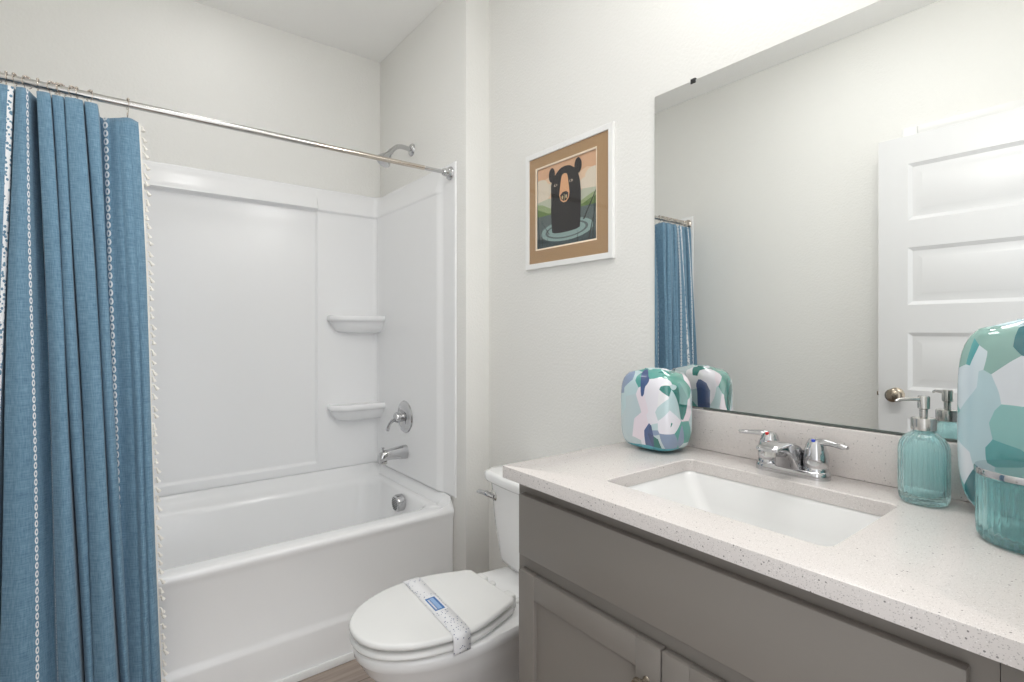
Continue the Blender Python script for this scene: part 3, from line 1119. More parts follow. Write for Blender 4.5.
def build_toilet():
    cy = 1.357
    t = thing('toilet', 'white two-piece toilet with its lid closed beside the vanity', 'toilet', (0.9, cy, 0))

    def rel(ring):
        return [(x - 0.9, y - cy, z) for x, y, z in ring]
    bm = bmesh.new()
    R = []
    for z, xf, xb, hw, hwb, wd in ((0.0, 0.71, 1.20, 0.105, 0.10, 0.45), (0.02, 0.705, 1.20, 0.108, 0.102, 0.45), (0.05, 0.715, 1.19, 0.095, 0.09, 0.45), (0.15, 0.70, 1.17, 0.092, 0.085, 0.45),
                                   (0.22, 0.645, 1.17, 0.112, 0.09, 0.42), (0.28, 0.585, 1.19, 0.142, 0.10, 0.42), (0.33, 0.545, 1.23, 0.165, 0.115, 0.41), (0.358, 0.531, 1.26, 0.174, 0.125, 0.40),
                                   (0.366, 0.524, 1.27, 0.180, 0.13, 0.40), (0.388, 0.522, 1.275, 0.182, 0.132, 0.40), (0.395, 0.527, 1.272, 0.178, 0.128, 0.40)):
        R.append(rel(egg(xf, xb, hw, hwb, cy, z, wide=wd)))
    loft(bm, R, True, True)
    finish('bowl', bm, M['porcelain'], t, smooth=60)

    def plate(name, z0, z1, g, rnd_, m, dome=0.0, parent=t, xb=0.968):
        bm = bmesh.new()
        rr = []
        for dz, ins in ((0.0, rnd_), (rnd_ * 0.3, rnd_ * 0.3), (rnd_, 0.0), (z1 - z0 - rnd_ * 1.4, 0.0), (z1 - z0 - rnd_ * 0.6, rnd_ * 0.25), (z1 - z0 - rnd_ * 0.15, rnd_ * 0.75), (z1 - z0, rnd_ * 1.7)):
            rr.append(rel(egg(0.515 - g + ins, xb - ins, 0.176 + g - ins, 0.128 - ins, cy, z0 + dz, wide=0.56)))
        if dome:
            for q in (0.3, 0.6, 0.9):
                i = 0.03 + q * 0.14
                rr.append(rel(egg(0.515 + i, xb - i, 0.176 - i, max(0.004, 0.128 - i), cy, z1 + dome * q, wide=0.56)))
        loft(bm, rr, True, True)
        return finish(name, bm, m, parent, smooth=50)
    # the seat is a ring; the lid closes over it
    plate('seat', 0.4005, 0.419, 0.001, 0.007, M['seat'])
    plate('lid', 0.4280, 0.4455, 0.002, 0.006, M['seat'], dome=0.0015)
    for sy in (-1, 1):
        bm = bmesh.new()
        box(bm, (0.955 - 0.9, sy * 0.075 - 0.022, 0.393), (0.995 - 0.9, sy * 0.075 + 0.022, 0.437), 0.008, 3)
        finish('hinge', bm, M['seat'], t)
    # tank with a bowed front
    ty = 1.365 - cy

    def tank(hw, xfc, xfs, z, r=0.035, g=0.0):
        """plan: straight back, straight sides, front bowed out by xfs-xfc"""
        out = []
        xbk = 1.298
        n = 26
        pts = []
        for i in range(n + 1):
            a = -1 + 2 * i / n
            y = a * hw
            ed = max(0.0, (abs(a) - (1 - r / hw)) / (r / hw))
            x = xfc + (xfs - xfc) * (abs(a) ** 2.2) + r * (1 - math.sqrt(max(0.0, 1 - ed * ed)))
            pts.append((x, -y))
        pts += [(xbk, -hw), (xbk, -hw / 2), (xbk, 0), (xbk, hw / 2), (xbk, hw)]
        return [(x - 0.9, ty + y, z) for x, y in pts]
    bm = bmesh.new()
    loft(bm, [tank(0.190, 1.145, 1.160, 0.397), tank(0.198, 1.132, 1.148, 0.402), tank(0.202, 1.126, 1.142, 0.42), tank(0.215, 1.110, 1.126, 0.56), tank(0.224, 1.100, 1.117, 0.698)], True, True)
    tk = finish('tank', bm, M['porcelain'], t, smooth=60)
    bm = bmesh.new()
    loft(bm, [tank(0.229, 1.092, 1.109, 0.6985), tank(0.236, 1.084, 1.101, 0.7005), tank(0.239, 1.080, 1.097, 0.708), tank(0.239, 1.080, 1.097, 0.727), tank(0.236, 1.083, 1.100, 0.7335), tank(0.229, 1.091, 1.108, 0.7375)], True, True)
    finish('tank_lid', bm, M['porcelain'], t, smooth=50)
    # flush lever on the far front corner of the tank
    bm = bmesh.new()
    o = (1.121 - 0.9, 1.545 - cy, 0.650)
    lathe(bm, [(0.0005, 0.0), (0.021, 0.0), (0.021, 0.007), (0.014, 0.012), (0.010, 0.016), (0.009, 0.022), (0.0005, 0.024)], 24, o, '-X')
    lv = finish('flush_lever_base', bm, M['satin'], tk)
    bm = bmesh.new()
    tube(bm, [(o[0] - 0.018, o[1] - 0.012, o[2] - 0.002), (o[0] - 0.024, o[1] + 0.005, o[2] + 0.002), (o[0] - 0.030, o[1] + 0.03, o[2] + 0.006), (o[0] - 0.036, o[1] + 0.055, o[2] + 0.006),
              (o[0] - 0.040, o[1] + 0.062, o[2] + 0.005)], [0.009, 0.013, 0.012, 0.011, 0.007], 14, flat=0.7)
    finish('flush_lever', bm, M['chrome'], tk)
    # bolt cap on the bowl deck
    for sy in (-1, 1):
        bm = bmesh.new()
        lathe(bm, [(0.013, 0.0), (0.012, 0.007), (0.007, 0.011), (0.0005, 0.012)], 16, (1.02 - 0.9, sy * 0.07, 0.394))
        finish('bolt_cap', bm, M['seat'], t)

    # paper band wrapped over the lid and under the seat
    pb = thing('paper_band', 'white printed paper band wrapped round the closed toilet lid', 'paper band', (0.763, cy, 0.445))

    def band(x0, x1, s, zo):
        """strip path over the lid across y"""
        path = []
        hw = 0.1785
        yy = [(-hw - 0.003, 0.394), (-hw - 0.004, 0.402), (-hw - 0.0035, 0.425), (-hw - 0.0025, 0.4395), (-hw + 0.002, 0.4451), (-hw + 0.010, 0.4467)]
        path += yy
        path += [(-hw + 0.03 + (2 * hw - 0.06) * i / 10, 0.4481) for i in range(11)]
        path += [(-y, z) for y, z in reversed(yy)]
        return [(y, z) for y, z in path]
    path = band(0, 0, 0, 0)
    skew = -0.08        # the band lies a little askew
    bm = bmesh.new()

    def strip(bm, u0, u1, lift, lo, hi):
        pr = None
        for y, z in path:
            if y < lo - 1e-9 or y > hi + 1e-9:
                continue
            xc = -0.006 - skew * y * 1.0
            # outward lift
            oy = 0
            a = bm.verts.new((xc + u0, y + oy, z - 0.445 + lift))
            b = bm.verts.new((xc + u1, y + oy, z - 0.445 + lift))
            if pr:
                bm.faces.new((pr[0], a, b, pr[1]))
            pr = (a, b)
    strip(bm, -0.027, 0.027, 0.0, -1, 1)
    o = finish('band_strip', bm, M['band'], pb, smooth=60)
    sol = o.modifiers.new('thickness', 'SOLIDIFY')
    sol.thickness = 0.0006
    sol.offset = 1
    # printed label
    zt = 0.4490 - 0.445

    def lab(bm, u0, u1, y0, y1, lift, mi):
        f = [bm.verts.new((-0.006 - skew * y + u, y, zt + lift)) for u, y in ((u0, y0), (u1, y0), (u1, y1), (u0, y1))]
        fc = bm.faces.new(f)
        fc.material_index = mi
    bm = bmesh.new()
    lab(bm, -0.0215, 0.0215, -0.055, 0.035, 0.0, 0)
    lab(bm, -0.016, 0.016, -0.048, 0.028, 0.0003, 1)
    lab(bm, -0.004, 0.009, -0.043, 0.023, 0.0006, 2)
    for k, u in enumerate((-0.0105, -0.0075)):
        lab(bm, u - 0.001, u + 0.001, -0.043, 0.020, 0.0006, 0)
    finish('blue_label', bm, None, pb, smooth=0, mats=[M['paper'], mat('label_blue', hexc(70, 118, 178), 0.6), mat('label_light_blue', hexc(150, 180, 220), 0.6)])


def mk_band():
    m = mat('band_paper', (0.82, 0.82, 0.85), 0.75)
    nt, b, new, link = nodes(m)
    tc = new('ShaderNodeTexCoord')
    vo = new('ShaderNodeTexVoronoi')
    vo.inputs['Scale'].default_value = 120
    lt = new('ShaderNodeMath')
    lt.operation = 'LESS_THAN'
    lt.inputs[1].default_value = 0.22
    mx = new('ShaderNodeMix')
    mx.data_type = 'RGBA'
    mx.inputs['A'].default_value = (0.84, 0.84, 0.86, 1)
    mx.inputs['B'].default_value = (0.22, 0.24, 0.36, 1)
    link(tc.outputs['Object'], vo.inputs['Vector'])
    link(vo.outputs['Distance'], lt.inputs[0])
    link(lt.outputs[0], mx.inputs['Factor'])
    link(mx.outputs['Result'], b.inputs['Base Color'])
    return m


M['band'] = mk_band()
build_toilet()

# ------------------------------------------------------------------ vanity cabinet
ZT = 0.925                    # countertop
CX0, CX1, CY0, CY1 = 0.752, 1.308, YF + 0.001, 1.010


def build_vanity():
    t = thing('vanity_cabinet', 'taupe shaker vanity cabinet under the white quartz countertop', 'cabinet', (1.05, 0.5, 0))
    o = Vector((1.05, 0.5, 0))
    xf, xb, y0, y1, z0, z1 = 0.8145, 1.304, YF + 0.003, 0.998, 0.10, ZT - 0.0305

    def part(name, boxes, m=M['cabinet'], bev=0.0015, parent=t):
        bm = bmesh.new()
        for a, b in boxes:
            box(bm, [a[i] - o[i] for i in range(3)], [b[i] - o[i] for i in range(3)], bev, 2)
        return finish(name, bm, m, parent)
    part('side_panel', [((xf + 0.0005, y1 - 0.016, 0.0), (xb, y1, z1))])
    part('side_panel', [((xf + 0.0005, 0.127, z0), (xb, 0.143, z1))])
    part('bottom_panel', [((xf + 0.02, 0.144, z0), (xb, y1 - 0.017, z0 + 0.016))], M['cabin'])
    part('back_panel', [((xb - 0.008, 0.144, z0 + 0.017), (xb, y1 - 0.017, z1))], M['cabin'])
    part('face_frame', [((xf - 0.019, 0.127, z0), (xf, 0.165, z1)), ((xf - 0.019, y1 - 0.038, z0), (xf, y1, z1)), ((xf - 0.019, 0.165, z1 - 0.05), (xf, y1 - 0.038, z1)),
                        ((xf - 0.019, 0.165, 0.665), (xf, y1 - 0.038, 0.735)), ((xf - 0.019, 0.165, z0), (xf, y1 - 0.038, z0 + 0.04))], bev=0.0)
    part('filler_strip', [((xf - 0.019, y0, 0.0), (xf + 0.002, 0.1264, z1))], bev=0.0006)
    part('toe_kick', [((0.88, 0.126, 0.0), (0.895, y1 - 0.017, z0 - 0.001))])
    fx0, fx1 = 0.776, 0.7950
    part('drawer_front', [((fx0, 0.152, 0.716), (fx1, 0.977, 0.861))], bev=0.003)

    def shaker(ya, yb, knob_y, zt=0.681, zb=0.125):
        w = 0.056
        d = part('cabinet_door', [((fx0, ya, zb), (fx1, ya + w, zt)), ((fx0, yb - w, zb), (fx1, yb, zt)), ((fx0, ya + w - 0.001, zt - w), (fx1 - 0.0002, yb - w + 0.001, zt)),
                                  ((fx0, ya + w - 0.001, zb), (fx1 - 0.0002, yb - w + 0.001, zb + w))], bev=0.0025)
        part('recessed_panel', [((fx0 + 0.010, ya + w - 0.002, zb + w - 0.002), (fx1 - 0.002, yb - w + 0.002, zt - w + 0.002))], bev=0.0, parent=d)
        bm = bmesh.new()
        lathe(bm, [(0.0005, 0.0), (0.008, 0.0), (0.006, 0.004), (0.005, 0.012), (0.011, 0.017), (0.0145, 0.022), (0.013, 0.027), (0.0005, 0.029)], 24, Vector((fx0, knob_y, zt - 0.070)) - o, '-X')
        finish('cabinet_knob', bm, M['bronze'], d)['label'] = 'round antique nickel knob'
    shaker(0.5715, 0.977, 0.601)
    shaker(0.152, 0.5685, 0.539)


# the drawer box shows its face 19 mm proud of the face frame, so the frame stands behind it
build_vanity()


def build_counter():
    bm = bmesh.new()
    def R(x0, x1, y0, y1, r, z):
        return [(x, y, z) for x, y in rrect(x0, x1, y0, y1, r, 6, 8)]
    h = 0.029
    sx0, sx1, sy0, sy1 = 0.853, 1.166, 0.325, 0.772
    e = 0.002
    rings = [R(CX0, CX1, CY0, CY1, 0.003, ZT - h), R(CX0, CX1, CY0, CY1, 0.003, ZT - e), R(CX0 + e * 0.3, CX1 - e * 0.3, CY0 + e * 0.3, CY1 - e * 0.3, 0.003, ZT - e * 0.3),
             R(CX0 + e, CX1 - e, CY0 + e, CY1 - e, 0.003, ZT), R(sx0 - e, sx1 + e, sy0 - e, sy1 + e, 0.02, ZT), R(sx0, sx1, sy0, sy1, 0.018, ZT - e), R(sx0, sx1, sy0, sy1, 0.018, ZT - h)]
    loft(bm, rings, closed=True)
    c = finish('countertop', bm, M['quartz'], smooth=40)
    tag(c, 'white speckled quartz countertop with a rectangular sink cut-out', 'countertop')
    bm = bmesh.new()
    box(bm, (1.2885, CY0, ZT + 0.0005), (XR - 0.0015, 1.004, 1.0325), 0.0015)
    b = finish('backsplash', bm, M['quartz'])
    tag(b, 'low speckled quartz backsplash strip under the mirror', 'backsplash')
    # undermount basin
    t = thing('sink_basin', 'white rectangular undermount sink basin set into the countertop', 'sink', (1.01, 0.548, 0.78))
    o = Vector((1.01, 0.548, 0.78))
    def Q(x0, x1, y0, y1, r, z):
        return [(x - o.x, y - o.y, z - o.z) for x, y in rrect(x0, x1, y0, y1, r, 8, 8)]
    bm = bmesh.new()
    zr = ZT - h - 0.0008
    g = 0.006
    rings = [Q(sx0 - 0.02, sx1 + 0.02, sy0 - 0.02, sy1 + 0.02, 0.03, zr - 0.010), Q(sx0 - 0.02, sx1 + 0.02, sy0 - 0.02, sy1 + 0.02, 0.03, zr), Q(sx0 - g + 0.004, sx1 + g - 0.004, sy0 - g + 0.004, sy1 + g - 0.004, 0.024, zr),
             Q(sx0 + 0.002, sx1 - 0.002, sy0 + 0.002, sy1 - 0.002, 0.026, zr - 0.006), Q(sx0 + 0.018, sx1 - 0.020, sy0 + 0.035, sy1 - 0.040, 0.03, zr - 0.06),
             Q(sx0 + 0.034, sx1 - 0.036, sy0 + 0.068, sy1 - 0.075, 0.035, zr - 0.105), Q(sx0 + 0.05, sx1 - 0.05, sy0 + 0.09, sy1 - 0.10, 0.04, zr - 0.119), Q(sx0 + 0.085, sx1 - 0.085, sy0 + 0.14, sy1 - 0.15, 0.04, zr - 0.123)]
    # outside shell
    bot = [Q(sx0 + 0.04, sx1 - 0.04, sy0 + 0.07, sy1 - 0.08, 0.04, zr - 0.135), Q(sx0 + 0.005, sx1 - 0.005, sy0 + 0.02, sy1 - 0.025, 0.03, zr - 0.07)]
    loft(bm, [*reversed(rings), ][::-1], False, True)
    loft(bm, [rings[0], bot[1], bot[0]], False, True)
    finish('basin_bowl', bm, M['sink'], t, smooth=40)
    bm = bmesh.new()
    lathe(bm, [(0.024, 0.0), (0.024, 0.003), (0.018, 0.004), (0.016, 0.002), (0.0005, 0.002)], 24, Vector((1.01, 0.548, zr - 0.1232)) - o)
    finish('drain', bm, M['chrome'], t)


build_counter()


# ------------------------------------------------------------------ faucet
def build_faucet():
    t = thing('faucet', 'chrome two-handle bathroom faucet behind the sink', 'faucet', (1.236, 0.549, ZT))
    bm = bmesh.new()
    def ring(hx, hy, z):
        return [(x, y, z) for x, y in rrect(-hx, hx, -hy, hy, hx - 0.0005, 8, 4)]
    loft(bm, [ring(0.029, 0.080, 0.0), ring(0.029, 0.080, 0.010), ring(0.0275, 0.0785, 0.0155), ring(0.024, 0.075, 0.018)], True, True)
    finish('base_plate', bm, M['chrome'], t)
    # spout: a broad wedge, arched on top and hollowed below, ending in a flat nose
    bm = bmesh.new()
    top = bez((0.022, 0, 0.012), (0.020, 0, 0.060), (-0.030, 0, 0.092), (-0.116, 0, 0.076), 14)
    low = bez((-0.119, 0, 0.066), (-0.085, 0, 0.066), (-0.046, 0, 0.050), (-0.026, 0, 0.012), 12)
    prof = [(p[0], p[2]) for p in top] + [(-0.120, 0.072)] + [(p[0], p[2]) for p in low]
    secs = []
    for y, ins in ((-0.0275, 0.005), (-0.0262, 0.0022), (-0.0235, 0.0005), (-0.012, 0.0), (0.0, -0.0006), (0.012, 0.0), (0.0235, 0.0005), (0.0262, 0.0022), (0.0275, 0.005)):
        ring = []
        m = len(prof)
        for q in range(m):
            a, b_, c_ = prof[q - 1], prof[q], prof[(q + 1) % m]
            dx, dz = c_[0] - a[0], c_[1] - a[1]
            ln = math.hypot(dx, dz) or 1.0
            # inward normal of the anticlockwise outline
            x, z = b_[0] + (-dz / ln) * ins, b_[1] + (dx / ln) * ins
            taper = 1.0 - 0.12 * sstep(0.0, 0.12, -b_[0])
            ring.append((x, y * taper, z))
        secs.append(ring)
    loft(bm, secs, True, True)
    sp = finish('spout', bm, M['chrome'], t, smooth=50)
    bm = bmesh.new()
    lathe(bm, [(0.0125, 0.0), (0.0125, -0.014), (0.011, -0.016), (0.0005, -0.015)], 24, (-0.102, 0, 0.069))
    finish('aerator', bm, M['satin'], sp)
    bm = bmesh.new()
    tube(bm, [(0.018, 0, 0.015), (0.018, 0, 0.050)], 0.003, 10)
    bmesh.ops.create_uvsphere(bm, u_segments=12, v_segments=8, radius=0.006, matrix=Matrix.Translation((0.018, 0, 0.053)))
    finish('drain_lift_rod', bm, M['chrome'], t)
    for s in (-1, 1):
        bm = bmesh.new()
        yo = s * 0.0508
        lathe(bm, [(0.0255, 0.014), (0.0255, 0.022), (0.0235, 0.025), (0.0255, 0.030), (0.0260, 0.042), (0.0245, 0.056), (0.0205, 0.070), (0.0175, 0.078), (0.0135, 0.085), (0.0005, 0.088)], 32, (0, yo, 0))
        h = finish('handle', bm, M['chrome'], t)
        bm = bmesh.new()
        tube(bm, bez((0.0, yo - s * 0.008, 0.076), (-0.003, yo + s * 0.022, 0.088), (-0.008, yo + s * 0.038, 0.078), (-0.014, yo + s * 0.068, 0.080), 10),
             [0.010, 0.0105, 0.0105, 0.010, 0.009, 0.008, 0.0075, 0.0072, 0.0072, 0.0072, 0.005], 14, flat=0.75)
        finish('lever', bm, M['chrome'], h)
        bm = bmesh.new()
        lathe(bm, [(0.0045, -0.004), (0.0045, 0.0005), (0.003, 0.0015), (0.0005, 0.002)], 16, (-0.012, yo, 0.0855))
        dt = finish('temperature_dot', bm, M['red'] if s > 0 else M['blue'], h)
        dt['label'] = 'red hot-water dot' if s > 0 else 'blue cold-water dot'


build_faucet()


# ------------------------------------------------------------------ mirror
def build_mirror():
    t = thing('wall_mirror', 'large frameless wall mirror above the vanity countertop', 'mirror', (XR, 0.5, 1.036))
    y0, y1, z0, z1 = YF + 0.03, 0.979, 1.0365, 1.957
    o = Vector((XR, 0.5, 1.036))
    bm = bmesh.new()
    box(bm, (1.3055 - o.x, y0 - o.y, z0 - o.z), (1.3085 - o.x, y1 - o.y, z1 - o.z))
    finish('edge_backing', bm, M['mirror_edge'], t, smooth=0)
    bm = bmesh.new()
    box(bm, (1.3035 - o.x, y0 - o.y, z0 - o.z + 0.001), (1.3055 - o.x, y1 - o.y, z1 - o.z))
    finish('silvered_glass', bm, M['mirror'], t, smooth=0)
    bm = bmesh.new()
    box(bm, (1.3015 - o.x, 0.848 - 0.008 - o.y, z1 - 0.008 - o.z), (1.3092 - o.x, 0.848 + 0.008 - o.y, z1 + 0.006 - o.z), 0.0015)
    c = finish('mirror_clip', bm, M['dark'], t)
    c['label'] = 'small dark clip on the top edge'
    bm = bmesh.new()
    box(bm, (1.3018 - o.x, y0 - o.y, z0 - 0.003 - o.z), (1.3092 - o.x, 0.815 - o.y, z0 + 0.0022 - o.z), 0.0005)
    finish('bottom_channel', bm, M['mirror_edge'], t)


build_mirror()


# ------------------------------------------------------------------ framed picture
def build_picture():
    t = thing('framed_picture', 'square white-framed picture of a black bear hung on the wall', 'picture', (XR, 1.3635, 1.71))
    o = Vector((XR, 1.3635, 1.71))
    y0, y1, z0, z1 = 1.139, 1.588, 1.489, 1.934
    w, xf, xb = 0.020, 1.2965, XR - 0.001

    def P(x, y, z):
        return (x - o.x, y - o.y, z - o.z)

    def rect(x, g):
        return [P(x, y, z) for y, z in ((y0 + g, z0 + g), (y1 - g, z0 + g), (y1 - g, z1 - g), (y0 + g, z1 - g))]
    bm = bmesh.new()
    loft(bm, [rect(xb, 0), rect(xf + 0.001, 0), rect(xf, 0.001), rect(xf, w - 0.001), rect(xf + 0.001, w), rect(xb, w)], closed=True)
    finish('frame', bm, M['frame'], t, smooth=20)
    # mat board with a bevelled window
    ia, ib, ja, jb = 1.218, 1.5275, 1.5635, 1.8700
    xm = 1.302
    bm = bmesh.new()

    def win(x, g):
        return [P(x, y, z) for y, z in ((ia - g, ja - g), (ib + g, ja - g), (ib + g, jb + g), (ia - g, jb + g))]
    loft(bm, [rect(xm, w - 0.001), win(xm, 0.005)], False, False)
    bmats = [M['matboard'], M['cream']]
    n0 = len(bm.faces)
    loft(bm, [win(xm, 0.005), win(xm + 0.0015, 0.0), win(xm + 0.002, -0.001)], False, False)
    bm.faces.ensure_lookup_table()
    for f in bm.faces[n0:]:
        f.material_index = 1
    finish('mat_board', bm, None, t, smooth=0, mats=bmats)
    # artwork on its own sheet: flat printed shapes
    sky = mat('print_sky', hexc(216, 172, 138), 0.7)
    names = [('sky', sky), ('peach', mat('print_peach', hexc(226, 196, 166), 0.7)), ('cloud', mat('print_cloud', hexc(222, 210, 192), 0.7)), ('haze', mat('print_haze', hexc(186, 190, 170), 0.7)),
             ('hill', mat('print_hill', hexc(104, 128, 74), 0.7)), ('far', mat('print_far_hill', hexc(148, 164, 120), 0.7)), ('water', mat('print_water', hexc(92, 104, 104), 0.7)), ('ripple', mat('print_ripple', hexc(142, 166, 162), 0.7)),
             ('deep', mat('print_deep_water', hexc(66, 80, 82), 0.7)), ('black', mat('print_black', hexc(34, 31, 33), 0.7)), ('muzzle', mat('print_muzzle', hexc(222, 170, 128), 0.7)), ('reed', mat('print_reed', hexc(48, 52, 50), 0.7)),
             ('eye', mat('print_eye', hexc(186, 172, 156), 0.7)), ('tan', mat('print_tan', hexc(196, 178, 140), 0.7))]
    idx = {n: i for i, (n, _) in enumerate(names)}
    bm = bmesh.new()
    layer = [0]

    def poly(pts, m):
        layer[0] += 1
        x = xm + 0.0062 - layer[0] * 0.00008
        vs = []
        for a, b in pts:
            a = min(1.0, max(0.0, a))
            b = min(1.0, max(0.0, b))
            vs.append(bm.verts.new(P(x, ib - a * (ib - ia), ja + b * (jb - ja))))
        f = bm.faces.new(vs)
        f.material_index = idx[m]
        bmesh.ops.triangulate(bm, faces=[f], quad_method='FIXED', ngon_method='EAR_CLIP')

    def ell(cx, cy, rx, ry, n=28, ph=0.0):
        return [(cx + rx * math.cos(2 * PI * i / n), cy + ry * math.sin(2 * PI * i / n)) for i in range(n)]

    def ringp(cx, cy, rx, ry, t_, m):
        n = 36
        for i in range(n):
            a, b = 2 * PI * i / n, 2 * PI * (i + 1) / n
            layer[0] -= 1
            poly([(cx + rx * math.cos(a), cy + ry * math.sin(a)), (cx + rx * math.cos(b), cy + ry * math.sin(b)),
                  (cx + (rx - t_) * math.cos(b), cy + (ry - t_ * 0.5) * math.sin(b)), (cx + (rx - t_) * math.cos(a), cy + (ry - t_ * 0.5) * math.sin(a))], m)
        layer[0] += 1
    def band_(prof, m):
        # a strip of landscape: quads from the profile down to the water line
        for (a0, b0), (a1, b1) in zip(prof, prof[1:]):
            poly([(a0, 0.3), (a1, 0.3), (a1, b1), (a0, b0)], m)
            layer[0] -= 1
        layer[0] += 1
    poly([(0, 0.3), (1, 0.3), (1, 1), (0, 1)], 'sky')
    band_([(0, 0.82), (0.2, 0.86), (0.7, 0.80), (0.85, 0.84), (1, 0.80)], 'peach')
    for c in ((0.06, 0.78, 0.13, 0.08), (0.17, 0.72, 0.12, 0.07), (0.04, 0.66, 0.2, 0.09), (0.95, 0.74, 0.13, 0.08), (0.85, 0.66, 0.13, 0.07), (0.98, 0.64, 0.2, 0.09)):
        poly(ell(*c), 'cloud')
    band_([(0, 0.58), (0.2, 0.60), (0.5, 0.57), (0.8, 0.60), (1, 0.58)], 'haze')
    band_([(0, 0.56), (0.1, 0.54), (0.25, 0.47), (0.55, 0.45), (0.75, 0.47), (0.9, 0.52), (1, 0.545)], 'far')
    band_([(0, 0.50), (0.08, 0.47), (0.2, 0.42), (0.5, 0.41), (0.78, 0.43), (0.9, 0.475), (1, 0.49)], 'hill')
    poly([(0, 0), (1, 0), (1, 0.40), (0, 0.40)], 'water')
    poly([(0, 0), (1, 0), (1, 0.10), (0, 0.12)], 'deep')
    poly(ell(0.51, 0.175, 0.44, 0.125), 'ripple')
    poly(ell(0.51, 0.175, 0.36, 0.095), 'water')
    poly(ell(0.51, 0.175, 0.32, 0.08), 'ripple')
    for a0, b0, a1, b1, wd in ((0.05, 0.02, 0.01, 0.42, 0.008), (0.10, 0.0, 0.08, 0.26, 0.007), (0.22, 0.16, 0.06, 0.36, 0.008), (0.88, 0.02, 0.99, 0.40, 0.010), (0.80, 0.25, 0.99, 0.55, 0.014), (0.94, 0.0, 0.97, 0.5, 0.007),
                               (0.70, 0.0, 0.71, 0.14, 0.006), (0.20, 0.0, 0.19, 0.12, 0.006)):
        poly([(a0 - wd, b0), (a0 + wd, b0), (a1 + wd * 0.3, b1), (a1 - wd * 0.3, b1)], 'reed')
    body = [(0.275, 0.175), (0.32, 0.158), (0.42, 0.15), (0.55, 0.15), (0.68, 0.158), (0.742, 0.175), (0.752, 0.30), (0.758, 0.45), (0.757, 0.60), (0.745, 0.70), (0.728, 0.765), (0.70, 0.83), (0.64, 0.885), (0.59, 0.915), (0.54, 0.928), (0.49, 0.932),
            (0.43, 0.925), (0.38, 0.90), (0.32, 0.85), (0.27, 0.79), (0.255, 0.745), (0.262, 0.70), (0.262, 0.60), (0.255, 0.45), (0.262, 0.30)]
    poly(ell(0.27, 0.872, 0.055, 0.088), 'black')
    poly(ell(0.712, 0.885, 0.058, 0.092), 'black')
    poly(body, 'black')
    muz = [(0.435, 0.80), (0.45, 0.835), (0.49, 0.848), (0.53, 0.835), (0.545, 0.80), (0.565, 0.68), (0.575, 0.60), (0.56, 0.54), (0.52, 0.505), (0.47, 0.505), (0.425, 0.535), (0.40, 0.60), (0.412, 0.68)]
    poly(muz, 'muzzle')
    poly([(0.42, 0.60), (0.46, 0.628), (0.52, 0.630), (0.555, 0.605), (0.55, 0.555), (0.515, 0.522), (0.47, 0.522), (0.43, 0.55)], 'black')
    poly(ell(0.455, 0.565, 0.014, 0.024), 'tan')
    poly(ell(0.52, 0.567, 0.014, 0.024), 'tan')
    poly([(0.484, 0.525), (0.492, 0.525), (0.492, 0.60), (0.484, 0.60)], 'tan')
    poly(ell(0.338, 0.735, 0.03, 0.016), 'eye')
    poly(ell(0.600, 0.735, 0.03, 0.016), 'eye')
    poly(ell(0.342, 0.735, 0.012, 0.013), 'black')
    poly(ell(0.596, 0.735, 0.012, 0.013), 'black')
    me = bpy.data.meshes.new('bear_print')
    # every printed face looks into the room
    for f in bm.faces:
        if f.normal.x > 0:
            f.normal_flip()
    bm.to_mesh(me)
    bm.free()
    for _, mm in names:
        me.materials.append(mm)
    ob = bpy.data.objects.new('bear_print', me)
    C.objects.link(ob)
    ob.parent = t
    bm = bmesh.new()
    box(bm, P(xm - 0.004, y0 + w - 0.001, z0 + w - 0.001), P(xm - 0.002, y1 - w + 0.001, z1 - w + 0.001))
    finish('glass_pane', bm, M['pane'], t, smooth=0)


build_picture()


# ------------------------------------------------------------------ things on the countertop
def pillow_vase(name, label, loc, hx, hy, h, m, group=None, p=3.4):
    bm = bmesh.new()
    outer, inner = [], []
    N = 96
    wall = 0.005
    prof = []
    for i in range(25):
        t = i / 24
        # vertical profile: rounded foot, near-straight side, rounded shoulder, small mouth
        zz = t
        k = (1 - abs(2 * t - 1) ** 4.2) ** (1 / 2.6) if 0 < t < 1 else 0.0
        prof.append((zz, k))
    foot, mouth = 0.50, 0.32
    for zz, k in prof:
        if zz < 0.5:
            s = max(k, foot if zz == 0 else k)
            s = foot + (1 - foot) * k
        else:
            s = mouth + (1 - mouth) * k
        outer.append((s, zz * h))
    rings = [[(x, y, z) for x, y in superell(hx * s, hy * s, N, p)] for s, z in outer]
    top = outer[-1]
    lipr = [[(x, y, h + 0.002) for x, y in superell(hx * mouth - 0.001, hy * mouth - 0.001, N, p)], [(x, y, h + 0.001) for x, y in superell(hx * mouth - 0.004, hy * mouth - 0.004, N, p)]]
    inn = [[(x, y, max(0.009, min(h - 0.004, z * (h - 0.012) / h + 0.008))) for x, y in superell(max(0.004, hx * s - wall), max(0.004, hy * s - wall), N, p)] for s, z in reversed(outer)]
    loft(bm, rings + lipr + inn, True, True)
    o = finish(name, bm, m, smooth=70)
    o.location = loc
    tag(o, label, 'vase', group)
    return o


va = pillow_vase('mosaic_vase', 'small squat mosaic glass vase on the far left end of the countertop', (1.200, 0.898, ZT + 0.0005), 0.070, 0.092, 0.219, M['mosaic'])
vb = pillow_vase('mosaic_vase', 'tall mosaic glass vase with teal patches behind the aqua jar', (1.232, 0.139, ZT + 0.0005), 0.050, 0.113, 0.343, M['mosaic_big'], p=3.6)


